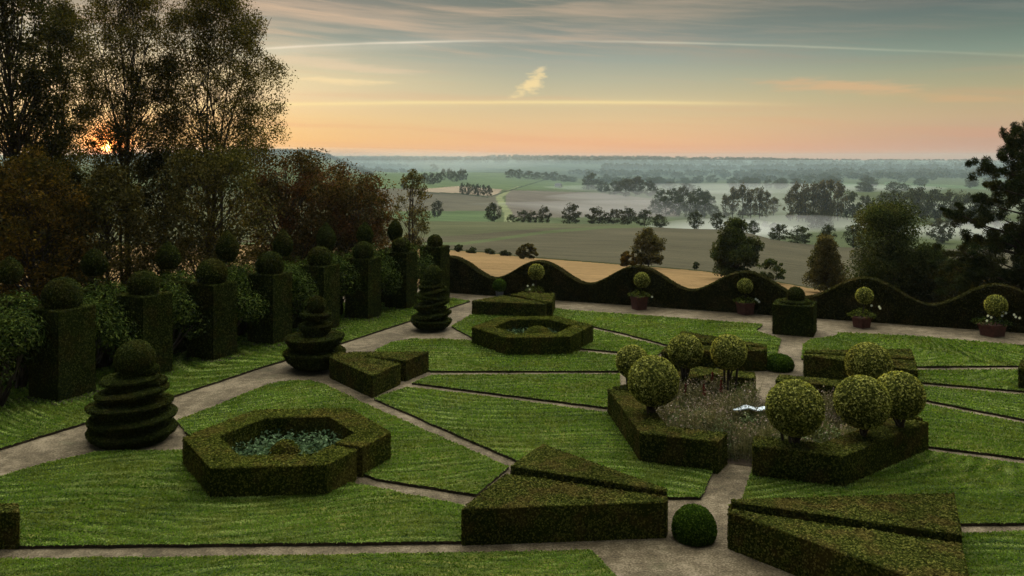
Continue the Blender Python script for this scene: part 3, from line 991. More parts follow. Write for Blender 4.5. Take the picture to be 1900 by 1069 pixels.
# ------------------------------------------------------------------ wave hedge
def build_wave():
    mb = MB()
    L = np.linalg.norm(WB - WA)
    d = (WB - WA) / L
    nb = np.array([-d[1], d[0]])                    # towards the fields
    if nb[1] < 0:
        nb = -nb
    t = np.linspace(-0.02, 1.55, 330)
    ph = np.cos((t - 0.1948) / 0.193 * 2 * math.pi)
    top = .92 + 1.04 * ((ph + 1) / 2) ** 0.92
    T = 0.62
    fr = WA[None] + d[None] * (t * L)[:, None]
    bk = fr + nb * T
    n = len(t)
    rows = []
    for k in range(6):
        z = top * k / 5.0
        off = RNG.normal(size=n) * 0.012
        rows.append(np.c_[fr - nb * off[:, None], z - (0.02 if k == 5 else 0)])
    rows.append(np.c_[fr + nb * T * .5, top + .025])
    for k in range(5, -1, -1):
        rows.append(np.c_[bk, top * k / 5.0 - (0.02 if k == 5 else 0)])
    V = np.array(rows)
    r = len(rows)
    idx = np.arange(r * n).reshape(r, n)
    f = np.stack([idx[:-1, :-1], idx[:-1, 1:], idx[1:, 1:], idx[1:, :-1]], -1).reshape(-1, 4)
    mb.add(V.reshape(-1, 3), f, 0.12, smooth=False)
    q = V.reshape(-1, 3)[f]
    nn = np.cross(q[:, 2] - q[:, 0], q[:, 3] - q[:, 1])
    ar = np.linalg.norm(nn, axis=1) * .5
    nn = unit(nn)
    if nn[0] @ np.r_[nb, 0] > 0:
        nn = -nn
    m = int(1.6 * ar.sum() / (0.07 ** 2 * 0.5))
    pk = RNG.choice(len(f), m, p=ar / ar.sum())
    a, b = RNG.uniform(0, 1, (2, m, 1))
    pts = (q[pk, 0] * (1 - a) + q[pk, 1] * a) * (1 - b) + (q[pk, 3] * (1 - a) + q[pk, 2] * a) * b
    leaves(mb, pts, nn[pk], 0.07, 0.7, lift=0.03)
    e = np.array([[*fr[0], 0], [*bk[0], 0], [*bk[0], top[0]], [*fr[0], top[0]]])
    mb.add(e, [(0, 1, 2, 3)], 0.12)
    o = mb.build('wave_hedge', M['wave'], None, (*WA, 0))
    o.location = (*WA, 0)
    tag(o, 'long dark hedge clipped into regular waves along the garden edge', 'hedge')


build_wave()

# block with a disc and ball before the wave hedge
def rect(c, w, d, ax=AX, cx=CX):
    c = np.asarray(c)[:2]
    return [c - cx * w / 2 - ax * d / 2, c + cx * w / 2 - ax * d / 2, c + cx * w / 2 + ax * d / 2, c - cx * w / 2 + ax * d / 2]


def block():
    c = np.array([12.05, 36.75])
    t = thing('hedge_block', 'square clipped hedge block topped by a disc and ball, before the wave hedge', 'topiary', (*c, 0))
    mb = MB()
    hedge_prism(mb, [p - c for p in rect(c, 1.62, 1.5)], 0, 1.24, .065)
    mb.build('block', M['yew'], t)
    mb = MB()
    lathe(mb, [(.004, .0), (.62, .0), (.66, .04), (.66, .1), (.6, .13), (.004, .14)], (0.05, 0, 1.24), leaf=.06)
    mb.build('disc', M['yew'], t)
    mb = MB()
    lathe(mb, sphere_prof(.36, -.55), (.05, 0, 1.56), leaf=.06)
    mb.build('ball', M['yew'], t)


block()

# ------------------------------------------------------------------ pillars with balls, and the row with pointed heads behind
PIL = [np.array([-13.73 + 1.433 * i, 26.1 + 2.63 * i]) for i in range(8)]
PB = math.radians(26)
PAX = np.array([math.sin(PB), math.cos(PB)])
PCX = np.array([math.cos(PB), -math.sin(PB)])
PL = ['nearest square hedge pillar with ball top, beside a laurel at the left edge',
      'second nearest square hedge pillar with ball top, behind the spreading stacked topiary',
      'third nearest square hedge pillar with ball top', 'fourth square hedge pillar with ball top from the front',
      'square hedge pillar with ball top behind the bowl-shaped topiary', 'third square hedge pillar with ball top from the wave hedge',
      'square hedge pillar with ball top left of the leaning stacked topiary', 'slim hedge pillar with dark ball where the pillar row meets the wave hedge']
for i, p in enumerate(PIL):
    w, d = 1.36 - .02 * i, 1.28 - .05 * i
    c = p - PCX * w / 2 + PAX * d / 2
    ht = 2.77
    lf = .06 + .004 * i
    t = thing('hedge_pillar', PL[i], 'topiary', (*c, 0), 'hedge pillars with ball tops')
    mb = MB()
    hedge_prism(mb, [q - c for q in rect(c, w, d, PAX, PCX)], 0.03, ht, lf)
    mb.build('column', M['yew'], t)
    mb = MB()
    r = (.57, .50, .55, .54, .50, .47, .44, .37)[i]
    lathe(mb, sphere_prof(r, -.75), (0, 0, ht + r * .62), leaf=lf, wob=.012)
    mb.build('ball', M['yew'], t)
    soil_bed(rect(c + PCX * .12 - PAX * .1, w + .5, d + .5, PAX, PCX), LZ + .005)

FIN = [(18, 505, 24), (175, 490, 25), (312, 478, 24), (422, 462, 23), (525, 455, 20), (605, 443, 20), (677, 437, 17), (733, 430, 16)]
FL = ['round-shouldered clipped head at the far left edge above laurels', 'dark pointed clipped head above laurels below the sun',
      'pointed clipped head half hidden in laurel, left of the birch trunk', 'pointed clipped head above laurels below the right-hand birch',
      'pointed clipped head in the middle of the rear row', 'pointed clipped head under the copper beech, second of three',
      'pointed clipped head mostly hidden under the copper beech', 'tall pointed clipped head at the end of the rear row']
for i, (u, v, rp) in enumerate(FIN):
    y = F * 3.85 / (v - V0)
    c = np.array([(u - U0) / F * y, y])
    r = .88 * rp * y / F
    t = thing('pointed_topiary', FL[i], 'topiary', (*c, 0), 'rear row of pointed topiary')
    mb = MB()
    hedge_prism(mb, [q - c for q in rect(c, 1.1, 1.1, PAX, PCX)], 0, 2.75, .10, .8)
    mb.build('column', M['yew'], t)
    mb = MB()
    k = 1.0 if i < 3 else 1.2
    prof = [(r * .55, -r * .95 * k), (r * .85, -r * .6), (r, -r * .1), (r * .95, r * .3), (r * .74, r * .7 * k), (r * .42, r * 1.05 * k), (r * .13, r * 1.3 * k), (.01, r * 1.42 * k)]
    lathe(mb, prof, (0, 0, 3.65), leaf=.065, wob=.012)
    mb.build('head', M['yew'], t)

# laurels between the pillars
def laurel(c, r, hgt, label, n, leaf=.15, seed=0):
    rg = np.random.default_rng(100 + seed)
    t = thing('laurel_bush', label, 'shrub', (*c, 0), 'laurels between the pillars')
    mb = MB()
    k = 26
    dirs = unit(rg.normal(size=(k, 3)))
    dirs[:, 2] = np.abs(dirs[:, 2]) * 0.9
    cen = np.c_[dirs[:, :2] * r * .72, hgt * (.42 + .42 * dirs[:, 2])]
    per = n // k
    for q in cen:
        d = unit(rg.normal(size=(per, 3)))
        rad = r * .42 * rg.uniform(.75, 1.08, per)[:, None]
        pts = q + d * rad * np.array([1, 1, .85])
        pts = pts[pts[:, 2] > .15]
        dd = unit(pts - q)
        leaves(mb, pts, unit(dd + np.array([0, 0, .55])), leaf, .45, .42, rng=rg)
    mb.build('foliage', M['laurel'], t)
    mb = MB()
    for q in cen[::2]:
        tube(mb, curve(np.array([0, 0, 0.]) + rg.normal(size=3) * [.1, .1, 0], q, rg.normal(size=3) * .12), np.linspace(.05, .015, 6))
    mb.build('stem', M['bark'], t)


LB = ['laurel bush at the left edge, left of the nearest pillar', 'laurel bush between the two nearest pillars', 'laurel bush between the second and third pillars',
      'laurel bush between the third and fourth pillars', 'laurel bush between the fourth and fifth pillars', 'laurel bush left of the sixth pillar, behind it the beech',
      'laurel bush between the sixth and seventh pillars', 'laurel bush in the last gap before the wave hedge']
for i in range(8):
    p = PIL[0] + (PIL[1] - PIL[0]) * (i - .5)
    c = p - PCX * (1.35 if i else 1.1) + PAX * .35
    laurel(c, 1.55, 3.25, LB[i], 6800, .12, i)
for i in range(7):
    p = PIL[0] + (PIL[1] - PIL[0]) * (i + .1)
    laurel(p - PCX * 2.7 + PAX * .3, 1.5, 3.35, 'laurel bush filling the gap behind the %s hedge pillar' % ('nearest', 'second', 'third', 'fourth', 'fifth', 'sixth', 'seventh')[i], 5600, .13, 20 + i)

# ------------------------------------------------------------------ three stacked topiaries on the path
def disc_prof(r, h, flat=0.0):
    return [(.004, -h * .5), (r * .55, -h * .5), (r * .82, -h * .40), (r * .97, -h * .14), (r, h * .10), (r * .94, h * .32), (r * .74, h * .46), (r * .45, h * .5 + flat), (.004, h * .5 + flat)]


def bowl_prof(r, h):
    return [(r * .30, -h), (r * .62, -h * .86), (r * .86, -h * .52), (r * .98, -h * .12), (r, -.02), (r * .95, .015), (r * .5, .02), (.004, .025)]


def stack(label, c, tiers, leaf):
    t = thing('stacked_topiary', label, 'topiary', (*c, 0), 'stacked topiaries on the path')
    for nm, prof, off, tilt in tiers:
        mb = MB()
        lathe(mb, prof, off, tilt=tilt, leaf=leaf, wob=.02)
        mb.build(nm, M['yew'], t)


stack('spreading stack of thick leaning clipped discs under a big ball, nearest on the path', (-10.1, 22.9),
      [('stem', [(.92, 0), (.86, .5), (.72, 1.0), (.50, 1.4), (.30, 1.9)], (0, 0, 0), (0, 0)), ('tier', disc_prof(1.13, .36), (0, 0, .22), (.01, 0)), ('tier', disc_prof(1.13, .25), (.03, 0, .58), (.05, .02)),
       ('tier', disc_prof(1.07, .23), (-.03, 0, .92), (.02, -.03)), ('tier', disc_prof(.92, .21), (.02, .0, 1.26), (.08, 0)), ('tier', disc_prof(.44, .22), (.40, .15, 1.44), (.14, 0)),
       ('tier', disc_prof(.74, .20), (-.05, 0, 1.58), (.03, 0)), ('tier', disc_prof(.30, .26), (.36, .1, 1.78), (.2, 0)), ('ball', sphere_prof(.50, -.9, squash=.96), (.09, 0, 2.13), (0, 0))], .042)
stack('clipped tiered bowls under a small ball beside the small wedge hedges', (-6.97, 30.5),
      [('tier', bowl_prof(1.10, .62), (0, 0, .62), (0, 0)), ('tier', bowl_prof(1.03, .52), (-.02, 0, 1.14), (.02, 0)), ('tier', bowl_prof(.58, .42), (.03, 0, 1.56), (0, 0)),
       ('stem', [(.16, -.2), (.15, .3)], (.05, 0, 1.6), (0, 0)), ('tier', bowl_prof(.54, .26), (.03, 0, 1.95), (0, 0)), ('ball', sphere_prof(.32, -.9), (.06, 0, 2.22), (0, 0))], .06)
stack('tall stack of tilted clipped discs, farthest on the path', (-3.5, 37.4),
      [('tier', bowl_prof(.90, .42), (0, 0, .43), (-.03, 0)), ('tier', disc_prof(.84, .24), (0, 0, .62), (.14, 0)), ('tier', bowl_prof(.66, .34), (0, 0, .98), (-.05, 0)),
       ('tier', disc_prof(.76, .22), (.02, 0, 1.10), (.18, 0)), ('tier', disc_prof(.70, .22), (.03, 0, 1.40), (-.10, 0)), ('tier', disc_prof(.66, .22), (.05, 0, 1.62), (.20, 0)),
       ('tier', disc_prof(.54, .2), (.0, 0, 1.86), (.08, 0)), ('tier', disc_prof(.44, .3), (.0, 0, 2.08), (.25, 0)), ('ball', sphere_prof(.40, -.6), (.06, 0, 2.34), (.1, 0))], .07)

# ------------------------------------------------------------------ ball trees of the central ring, domes
def ball_tree(label, u, v, rp, y=None, z=1.6, foot=0.0):
    y = y or F * (H - z) / (v - V0)
    c = np.array([(u - U0) / F * y, y])
    z = H - (v - V0) / F * y
    r = .96 * rp * y / F
    t = thing('ball_tree', label, 'topiary', (*c, 0), 'box ball trees round the central bed')
    mb = MB()
    lathe(mb, sphere_prof(r, -.98, 18, .97), (0, 0, z), leaf=.062, wob=.010, cover=1.15)
    mb.build('crown', M['boxball'], t)
    mb = MB()
    for k in range(3):
        b = RNG.normal(size=3) * [.05, .05, 0]
        tube(mb, curve(np.array([0, 0, .02]) + b, np.array([0, 0, z - r * .5]) + b * 3, RNG.normal(size=3) * .04), np.linspace(.045, .03, 6))
    for k in range(5):
        b = RNG.normal(size=3) * [r * .18, r * .18, .03]
        tube(mb, curve(np.array([0, 0, .75]), np.array([0, 0, z - r * .55]) + b, RNG.normal(size=3) * .05), np.linspace(.03, .018, 6))
    mb.build('trunk', M['bark'], t)


ball_tree('big yellow-green box ball tree at the left of the flower bed', 1212, 707, 47.5)
ball_tree('small box ball tree farthest left, half behind a bigger one', 1173, 671, 31, z=1.45)
ball_tree('left one of two box ball trees before the wedge hedges, behind the flower bed', 1272, 651, 32)
ball_tree('right one of two box ball trees before the wedge hedges, behind the flower bed', 1352, 653, 33)
ball_tree('box ball tree at the front of the ring, right beside the pale ornament', 1475, 757, 53, 20.3)
ball_tree('box ball tree on the right front hedge, overlapping the one behind it', 1600, 746, 50, 20.8)
ball_tree('box ball tree at the right corner of the ring, half behind another', 1669, 733, 44.5, 21.5)
ball_tree('wide box ball tree before the wedge hedges right of the axis path', 1612, 677, 42)


def dome(label, u, vb, rp, hpx, name='box_dome', mkey='dome', z0=0.0, group='clipped box domes', leaf=.05):
    p = G(u, vb, z0)
    r = rp * p[1] / F
    p = p + [0, r * .8, 0]
    h = hpx * p[1] / F * 0.9
    mb = MB()
    lathe(mb, [(r * .86, 0), (r * .97, h * .15), (r, h * .32), (r * .96, h * .52), (r * .82, h * .74), (r * .55, h * .92), (r * .25, h * .99), (.004, h)], (0, 0, 0), leaf=leaf, wob=.012)
    o = mb.build(name, M[mkey])
    o.location = tuple(p[:2]) + (z0,)
    tag(o, label, 'topiary', group)


dome('rounded green box dome on the gravel between the front wedges', 1295, 1013, 41, 64, leaf=.042)
dome('rounded green box dome on the axis path behind the central ring', 1452, 691, 26, 31, leaf=.055)

# low plants inside the hexagons
def leafy(c, r, hgt, n, leaf, mkey, seed, label):
    rg = np.random.default_rng(seed)
    a, q = rg.uniform(0, 2 * math.pi, n), np.sqrt(rg.uniform(.02, 1, n)) * r
    pts = np.c_[c[0] + q * np.cos(a), c[1] + q * np.sin(a), rg.uniform(.05, hgt, n)]
    mb = MB()
    leaves(mb, pts, np.broadcast_to([0, -.2, 1.0], (n, 3)), leaf, .7, .5, rng=rg)
    o = mb.build('ground_cover', M[mkey])
    tag(o, label, 'plants', kind='stuff')


leafy(HX1, 1.55, .42, 3200, .11, 'hosta', 5, 'pale green leafy plants inside the near hexagonal hedge')
leafy(HX2, 1.5, .40, 1800, .14, 'hosta', 6, 'green leafy plants inside the far hexagonal hedge')


def bed_ball(label, c, r, z):
    mb = MB()
    lathe(mb, sphere_prof(r, -.7), (0, 0, z), leaf=.055, wob=.012)
    o = mb.build('box_ball', M['hex'])
    o.location = (*c, 0)
    tag(o, label, 'topiary', 'box balls inside the hexagons')


bed_ball('small clipped box ball among leaves in the near hexagon', HX1 + [-.02, -.2], .36, .26)
bed_ball('small clipped box ball inside the far hexagon', HX2 + [.2, -.2], .68, .06)

# flower bed in the central ring
def flower_bed():
    sheet('soil_bed', [RC + (p - RC) * .985 for p in RI], .012, M['soil'], 'dark soil of the central flower bed')
    rg = np.random.default_rng(77)
    inner = [RC + (p - RC) * .97 for p in RI]
    q = np.array(inner)
    lo, hi = q.min(0), q.max(0)
    p = rg.uniform(lo, hi, (11000, 2))
    p = p[inpoly(p, q)]
    # keep the axis path clear through the bed's two openings
    rel = p - RC
    acr = rel @ CX
    aln = rel @ AX
    p = p[~((np.abs(acr - .15) < .55) & ((aln > 1.0) | (aln < -2.6)))]
    rel = p - RC
    hgt = rg.uniform(.60, 1.05, len(p)) * (1.0 - .12 * np.clip(np.linalg.norm(rel, axis=1) / 3, 0, 1))
    # clumps: mounds separated by lower growth
    hgt *= .80 + .36 * np.sin(p[:, 0] * 2.6 + 1) * np.sin(p[:, 1] * 2.3)
    mb = MB()
    for a, h in zip(p[::2], hgt[::2]):
        lean = rg.normal(size=2) * .12
        b = np.array([a[0], a[1], 0.0])
        e = np.array([a[0] + lean[0], a[1] + lean[1], h])
        w = .006
        s = np.array([w, w * .3, 0])
        mb.add([b - s, b + s, e + s * .5, e - s * .5], [(0, 1, 2, 3)], rg.uniform(0, .7))
    k = 6
    pp = np.repeat(p, k, 0) + rg.normal(size=(len(p) * k, 2)) * .07
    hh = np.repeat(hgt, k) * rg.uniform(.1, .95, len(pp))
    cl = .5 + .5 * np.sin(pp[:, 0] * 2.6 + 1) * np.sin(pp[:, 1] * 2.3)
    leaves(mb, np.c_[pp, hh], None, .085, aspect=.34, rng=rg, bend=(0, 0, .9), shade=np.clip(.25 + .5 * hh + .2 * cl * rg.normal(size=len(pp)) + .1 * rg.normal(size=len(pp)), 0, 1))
    o = mb.build('perennials', M['perennial'])
    tag(o, 'dry brown and green perennials filling the central bed', 'plants', kind='stuff')
    mb = MB()
    sel = rg.random(len(p)) < .26
    tp = np.c_[p[sel] + rg.normal(size=(sel.sum(), 2)) * .06, hgt[sel] * rg.uniform(.92, 1.12, sel.sum())]
    leaves(mb, np.repeat(tp, 2, 0) + rg.normal(size=(len(tp) * 2, 3)) * .012, None, .042, aspect=.9, rng=rg)
    o = mb.build('flower_heads', M['seed'])
    tag(o, 'pale seed heads and small flowers above the central bed', 'flowers', kind='stuff')
    for key, n, lo_, hi_, sz, lab in [('moundgreen', 15, -2.9, -.2, .075, 'grey-green mounded plants in the front of the central bed'), ('moundmauve', 17, -1.0, 2.6, .07, 'mauve-brown mounded plants in the rear of the central bed')]:
        mb = MB()
        k = 0
        while k < n:
            cxy = rg.uniform(lo, hi)
            r_ = cxy - RC
            if not inpoly(cxy[None], q)[0] or not (lo_ < r_ @ AX < hi_) or (abs(r_ @ CX - .15) < .75 and (r_ @ AX > .8 or r_ @ AX < -2.4)):
                continue
            k += 1
            R_, h_ = rg.uniform(.32, .55), rg.uniform(.45, .80)
            m = 420
            d = unit(rg.normal(size=(m, 3)))
            d[:, 2] = np.abs(d[:, 2])
            pts = np.c_[cxy + d[:, :2] * R_ * rg.uniform(.8, 1.1, (m, 1)), d[:, 2] * h_ * rg.uniform(.8, 1.12, m)]
            leaves(mb, pts, unit(d + [0, 0, .4]), sz, .7, .35, rng=rg)
        o = mb.build('bed_plants', M[key])
        tag(o, lab, 'plants', kind='stuff')
    for j, (u, v0, v1, lab) in enumerate([(1322, 690, 716, 'tall red flower spike nearest the rear hedge of the bed'), (1306, 713, 734, 'red flower spike between two others in the bed'),
                                          (1272, 712, 735, 'leftmost red flower spike in the bed'), (1338, 706, 722, 'short red flower spike right of the tallest one')]):
        y = F * 6.75 / (v0 + 8 - V0)
        c = P(u, v1, y)
        z1 = P(u, v0, y)[2]
        t = thing('flower_spike', lab, 'flower', (c[0], c[1], 0), 'red flower spikes')
        mb = MB()
        tube(mb, [(0, 0, 0), (0.01, 0, z1 * .6), (0, 0, z1)], [.012, .010, .006], 5)
        mb.build('stem', M['perennial'], t)
        mb = MB()
        tube(mb, [(0, 0, z1 - .34), (0, 0, z1)], [.022, .010], 6)
        n = 90
        zz = rg.uniform(z1 - .34, z1, n)
        rr_ = .035 * (z1 + .05 - zz) / .3 + .01
        a = rg.uniform(0, 6.28, n)
        leaves(mb, np.c_[rr_ * np.cos(a), rr_ * np.sin(a), zz], None, .05, rng=rg)
        mb.build('bloom', M['redstem'], t)


flower_bed()


def ornament():
    """low pale glazed piece with two rolling humps on a foot, in the middle of the bed"""
    y = F * (H - .62) / (759 - V0)
    a, b = P(1360, 760, y), P(1428, 757, y)
    c = (a + b) / 2
    t = thing('garden_ornament', 'low pale blue-white wavy ornament among the dry flowers', 'ornament', (c[0], c[1], 0))
    n = 36
    s = np.linspace(0, 1, n)
    x = (s - .5) * np.linalg.norm(b - a)
    zc = .60 + .07 * np.exp(-((s - .38) / .2) ** 2) + .05 * np.exp(-((s - .92) / .16) ** 2)
    th = .008 + .034 * np.exp(-((s - .42) / .24) ** 2) + .028 * np.exp(-((s - .9) / .16) ** 2)
    mb = MB()
    w = .17 * np.sin(math.pi * np.clip(s * .9 + .03, 0, 1)) ** .7 + .01
    ring_ = []
    for k in range(10):
        q = 2 * math.pi * k / 10
        ring_.append(np.c_[x, w * np.cos(q), zc + th * np.sin(q)])
    V = np.array(ring_)
    idx = np.arange(10 * n).reshape(10, n)
    f = np.stack([idx[:, :-1], np.roll(idx, -1, 0)[:, :-1], np.roll(idx, -1, 0)[:, 1:], idx[:, 1:]], -1).reshape(-1, 4)
    mb.add(V.reshape(-1, 3), f, .5, smooth=True)
    mb.build('ribbon', M['glaze'], t)
    mb = MB()
    tube(mb, [(0, 0, 0), (0, 0, .3), (0, 0, .62)], [.12, .05, .04], 12)
    mb.build('foot', M['soil'], t)


ornament()

# ------------------------------------------------------------------ planters along the wave hedge
def pot_mesh(r, h, square=False):
    mb = MB()
    if square:
        pr = [(.86, 0), (1.0, h * .84), (1.07, h * .845), (1.07, h), (.93, h), (.90, h * .9), (.004, h * .9)]
        seg, ph = 4, math.pi / 4
        k = r * 1.3
    else:
        pr = [(.80, 0), (.96, h * .8), (1.08, h * .805), (1.08, h), (.95, h), (.92, h * .9), (.004, h * .9)]
        seg, ph, k = 20, 0, r
    th = np.linspace(0, 2 * math.pi, seg, endpoint=False) + ph + (.42 if square else 0)
    V = np.array([[(a * k * math.cos(q), a * k * math.sin(q), z) for q in th] for a, z in pr])
    idx = np.arange(len(pr) * seg).reshape(len(pr), seg)
    f = np.stack([idx[:-1], np.roll(idx, -1, 1)[:-1], np.roll(idx, -1, 1)[1:], idx[1:]], -1).reshape(-1, 4)
    mb.add(V.reshape(-1, 3), f, .5, smooth=not square)
    mb.add(V[0][::-1], [tuple(range(seg))], .5)
    return mb


def planter(label, u, vb, v_top, wpx, ball, flowers, seed, mk='terracotta', leafmat='yellowleaf', fw=1.0):
    """pot, underplanting with white flowers, ball on a stem; ball = (u, v, r px)"""
    rg = np.random.default_rng(seed)
    p = G(u, vb + 4)
    r = wpx / 2 * p[1] / F
    p = p + [0, r * .6, 0]
    y = p[1]
    t = thing('planter', label, 'planter', p, 'potted ball standards along the wave hedge')
    h = H - (v_top - V0) / F * y
    pot_mesh(r, h, mk == 'terracotta').build('pot', M[mk], t)
    bz = H - (ball[1] - V0) / F * y
    bx = (ball[0] - U0) / F * y - p[0]
    br = ball[2] * y / F
    mb = MB()
    lathe(mb, sphere_prof(br, -.9), (bx, 0, bz), leaf=.065, wob=.02)
    mb.build('crown', M['boxball'] if mk == 'terracotta' else M['dome'], t)
    mb = MB()
    tube(mb, curve(np.array([0, 0, h * .85]), np.array([bx, 0, bz - br * .5]), (0.02, 0, 0)), .03)
    mb.build('stem', M['bark'], t)
    n = 300
    a, q = rg.uniform(0, 6.28, n), np.sqrt(rg.uniform(0, 1, n)) * r * 1.75 * fw
    pts = np.c_[q * np.cos(a), q * np.sin(a), h + .04 + .34 * fw * rg.uniform(0, 1, n) * (1.1 - q / (r * 1.9 * fw))]
    mb = MB()
    leaves(mb, pts, np.broadcast_to([0, -.2, .8], (n, 3)), .12, .8, .5, rng=rg)
    mb.build('foliage', M[leafmat], t)
    for k, (fu, fv) in enumerate(flowers):
        fx, fz = (fu - U0) / F * y - p[0], H - (fv - V0) / F * y
        mb = MB()
        m = 7
        aa = np.linspace(0, 6.28, m, endpoint=False)
        cen = np.array([fx, -r * .9, fz])
        for b in aa:
            d = np.array([math.cos(b), -.25, math.sin(b)])
            s = np.array([-math.sin(b), 0, math.cos(b)])
            mb.add([cen, cen + d * .035 + s * .022, cen + d * .062, cen + d * .035 - s * .022], [(0, 1, 2, 3)], .7)
        mb.build('flower', M['petal'], t)


planter('blue-grey round pot with a green box dome, beside the far wedge hedges', 927, 548.5, 535, 16, (927, 530, 12), [], 1, 'leadpot', 'dome', .3)
planter('pot of white flowers and ball standard mostly hidden by the far wedge hedge', 992, 557, 541, 20, (995, 505, 14.5), [(979, 529), (989, 527), (983, 536)], 2)
planter('red square pot with yellow-green foliage under a ball standard', 1187, 571, 550, 25, (1191, 520, 14), [(1208, 549)], 3)
planter('red square pot with one white flower, left of the square hedge block', 1385, 580.5, 561, 26, (1383, 531, 13.5), [(1402, 555), (1405, 558), (1399, 553)], 4)
planter('pot with loose foliage and few white flowers, right of the square hedge block', 1602, 605, 588, 26, (1604, 549, 15), [(1612, 565), (1628, 570), (1626, 567)], 5, fw=1.15)
planter('pot with the most white flowers, at the right end of the wave hedge', 1847, 621, 601, 36, (1848, 567, 19), [(1824, 583), (1830, 586), (1822, 592), (1850, 583), (1851, 575), (1857, 578), (1872, 581), (1875, 585), (1882, 587)], 6, leafmat='laurel', fw=1.1)

# ------------------------------------------------------------------ trees
def crown_points(rg, n, shape):
    """cluster centres filling a crown outline; shape(t) = half-width at height t 0..1"""
    out = []
    while len(out) < n:
        t = rg.uniform(0, 1)
        a = rg.uniform(0, 6.283)
        r = math.sqrt(rg.uniform(.08, 1)) * shape(t) * rg.uniform(.8, 1.05)
        out.append((r * math.cos(a), r * math.sin(a), t))
    return np.array(out)


def oval(bottom=.35): return lambda t: math.sin(math.pi * min(1, max(0, t * (1 - bottom * .3) + bottom * .3))) ** .7
def domey(t): return math.sqrt(max(0, 1 - max(0, (t - .3) / .7) ** 2)) * (.75 + .25 * min(1, t / .3))
def bulky(t): return min(1.0, .78 + t) if t < .45 else math.sqrt(max(0.02, 1 - ((t - .45) / .58) ** 2)) * (1 - .12 * math.sin(t * 14))
def boxy(t): return 1.0 - .18 * max(0, t - .6) / .4
def conic(t): return max(.06, 1 - t) ** .75
def column(t): return (.55 + .45 * math.sin(math.pi * t)) * (1 if t < .8 else max(.1, (1 - t) / .2))


def make_tree(rg, h, w, cb, n_cl, per, leaf, cl_r, shape, depth=None, trunk_r=None, stems=1, droop=0.0, aspect=.55, lean=0.0, squash=.8, clump=.5, fan=.09, gap=None):
    """crown and trunk collectors in local coordinates, base at the origin"""
    depth = depth or w
    cp = crown_points(rg, n_cl, shape)
    cen = np.c_[cp[:, 0] * w / 2, cp[:, 1] * depth / 2, h * (cb + (1 - cb) * cp[:, 2] * .97)]
    cen[:, 0] += lean * cen[:, 2]
    cr = MB()
    tr = MB()
    m = n_cl * per
    k = np.repeat(np.arange(n_cl), per)
    rad = cl_r * rg.uniform(.65, 1.3, n_cl)
    d = unit(rg.normal(size=(m, 3))) * (rg.uniform(0, 1, (m, 1)) ** clump)
    pts = cen[k] + d * rad[k][:, None] * np.array([1, 1, squash])
    if droop:
        pts[:, 2] -= droop * rg.uniform(0, 1, m) ** 2 * cl_r * 2
    if gap is not None:                        # an opening in the foliage where the sun shows through
        wp = pts + gap
        uu, vv = U0 + F * wp[:, 0] / wp[:, 1], V0 + F * (H - wp[:, 2]) / wp[:, 1]
        q = np.hypot(uu - 200, vv - 273)
        pts = pts[(q > 5) & ((q > 14) | (rg.random(len(q)) < .45))]
    leaves(cr, pts, None, leaf, aspect=aspect, rng=rg, bend=(0, 0, -.6) if droop else None)
    trunk_r = trunk_r or h * .02
    tops = []
    for s in range(stems):
        b = np.array([rg.normal() * trunk_r * 2 * (stems > 1), rg.normal() * trunk_r * 2 * (stems > 1), -.3])
        e = np.array([lean * h + rg.normal() * w * .06 + (s - (stems - 1) / 2) * w * fan, rg.normal() * depth * .05, h * (.86 if shape is not domey else .8)])
        ax = curve(b, e, np.array([rg.normal() * w * .04 - (s - (stems - 1) / 2) * w * fan * .3, rg.normal() * w * .04, 0]), 12)
        tube(tr, ax, trunk_r * np.linspace(1.15, .12, 12) ** 1.0, 8)
        tops.append(ax)
    for q in cen[: min(n_cl, 180)]:
        ax = tops[rg.integers(len(tops))]
        hz = np.clip(q[2] - rg.uniform(.12, .35) * h * (1 - cb) - .05 * h, h * min(cb, .5) * .7, q[2])
        i = int(np.argmin(np.abs(ax[:, 2] - hz)))
        rr = max(.006, trunk_r * .38 * (1 - .7 * ax[i, 2] / h))
        L = np.linalg.norm(q - ax[i])
        tube(tr, curve(ax[i], q, (rg.normal() * .05 * L, rg.normal() * .05 * L, -.06 * L), 5), rr * np.linspace(1, .25, 5), 5)
    return cr, tr


def tree(name, label, base, mk, h, w, group, seed, bark='bark', **kw):
    rg = np.random.default_rng(seed)
    cr, tr = make_tree(rg, h, w, shape=kw.pop('shape', domey), gap=np.asarray(base), **kw)
    t = thing(name, label, 'tree' if 'bush' not in name else 'shrub', base, group)
    tr.build('trunk', M[bark], t)
    cr.build('crown', M[mk], t)
    return t


def near_base(u, y):
    x = (u - U0) / F * y
    return np.array([x, y, float(terrain_z(x, y))])


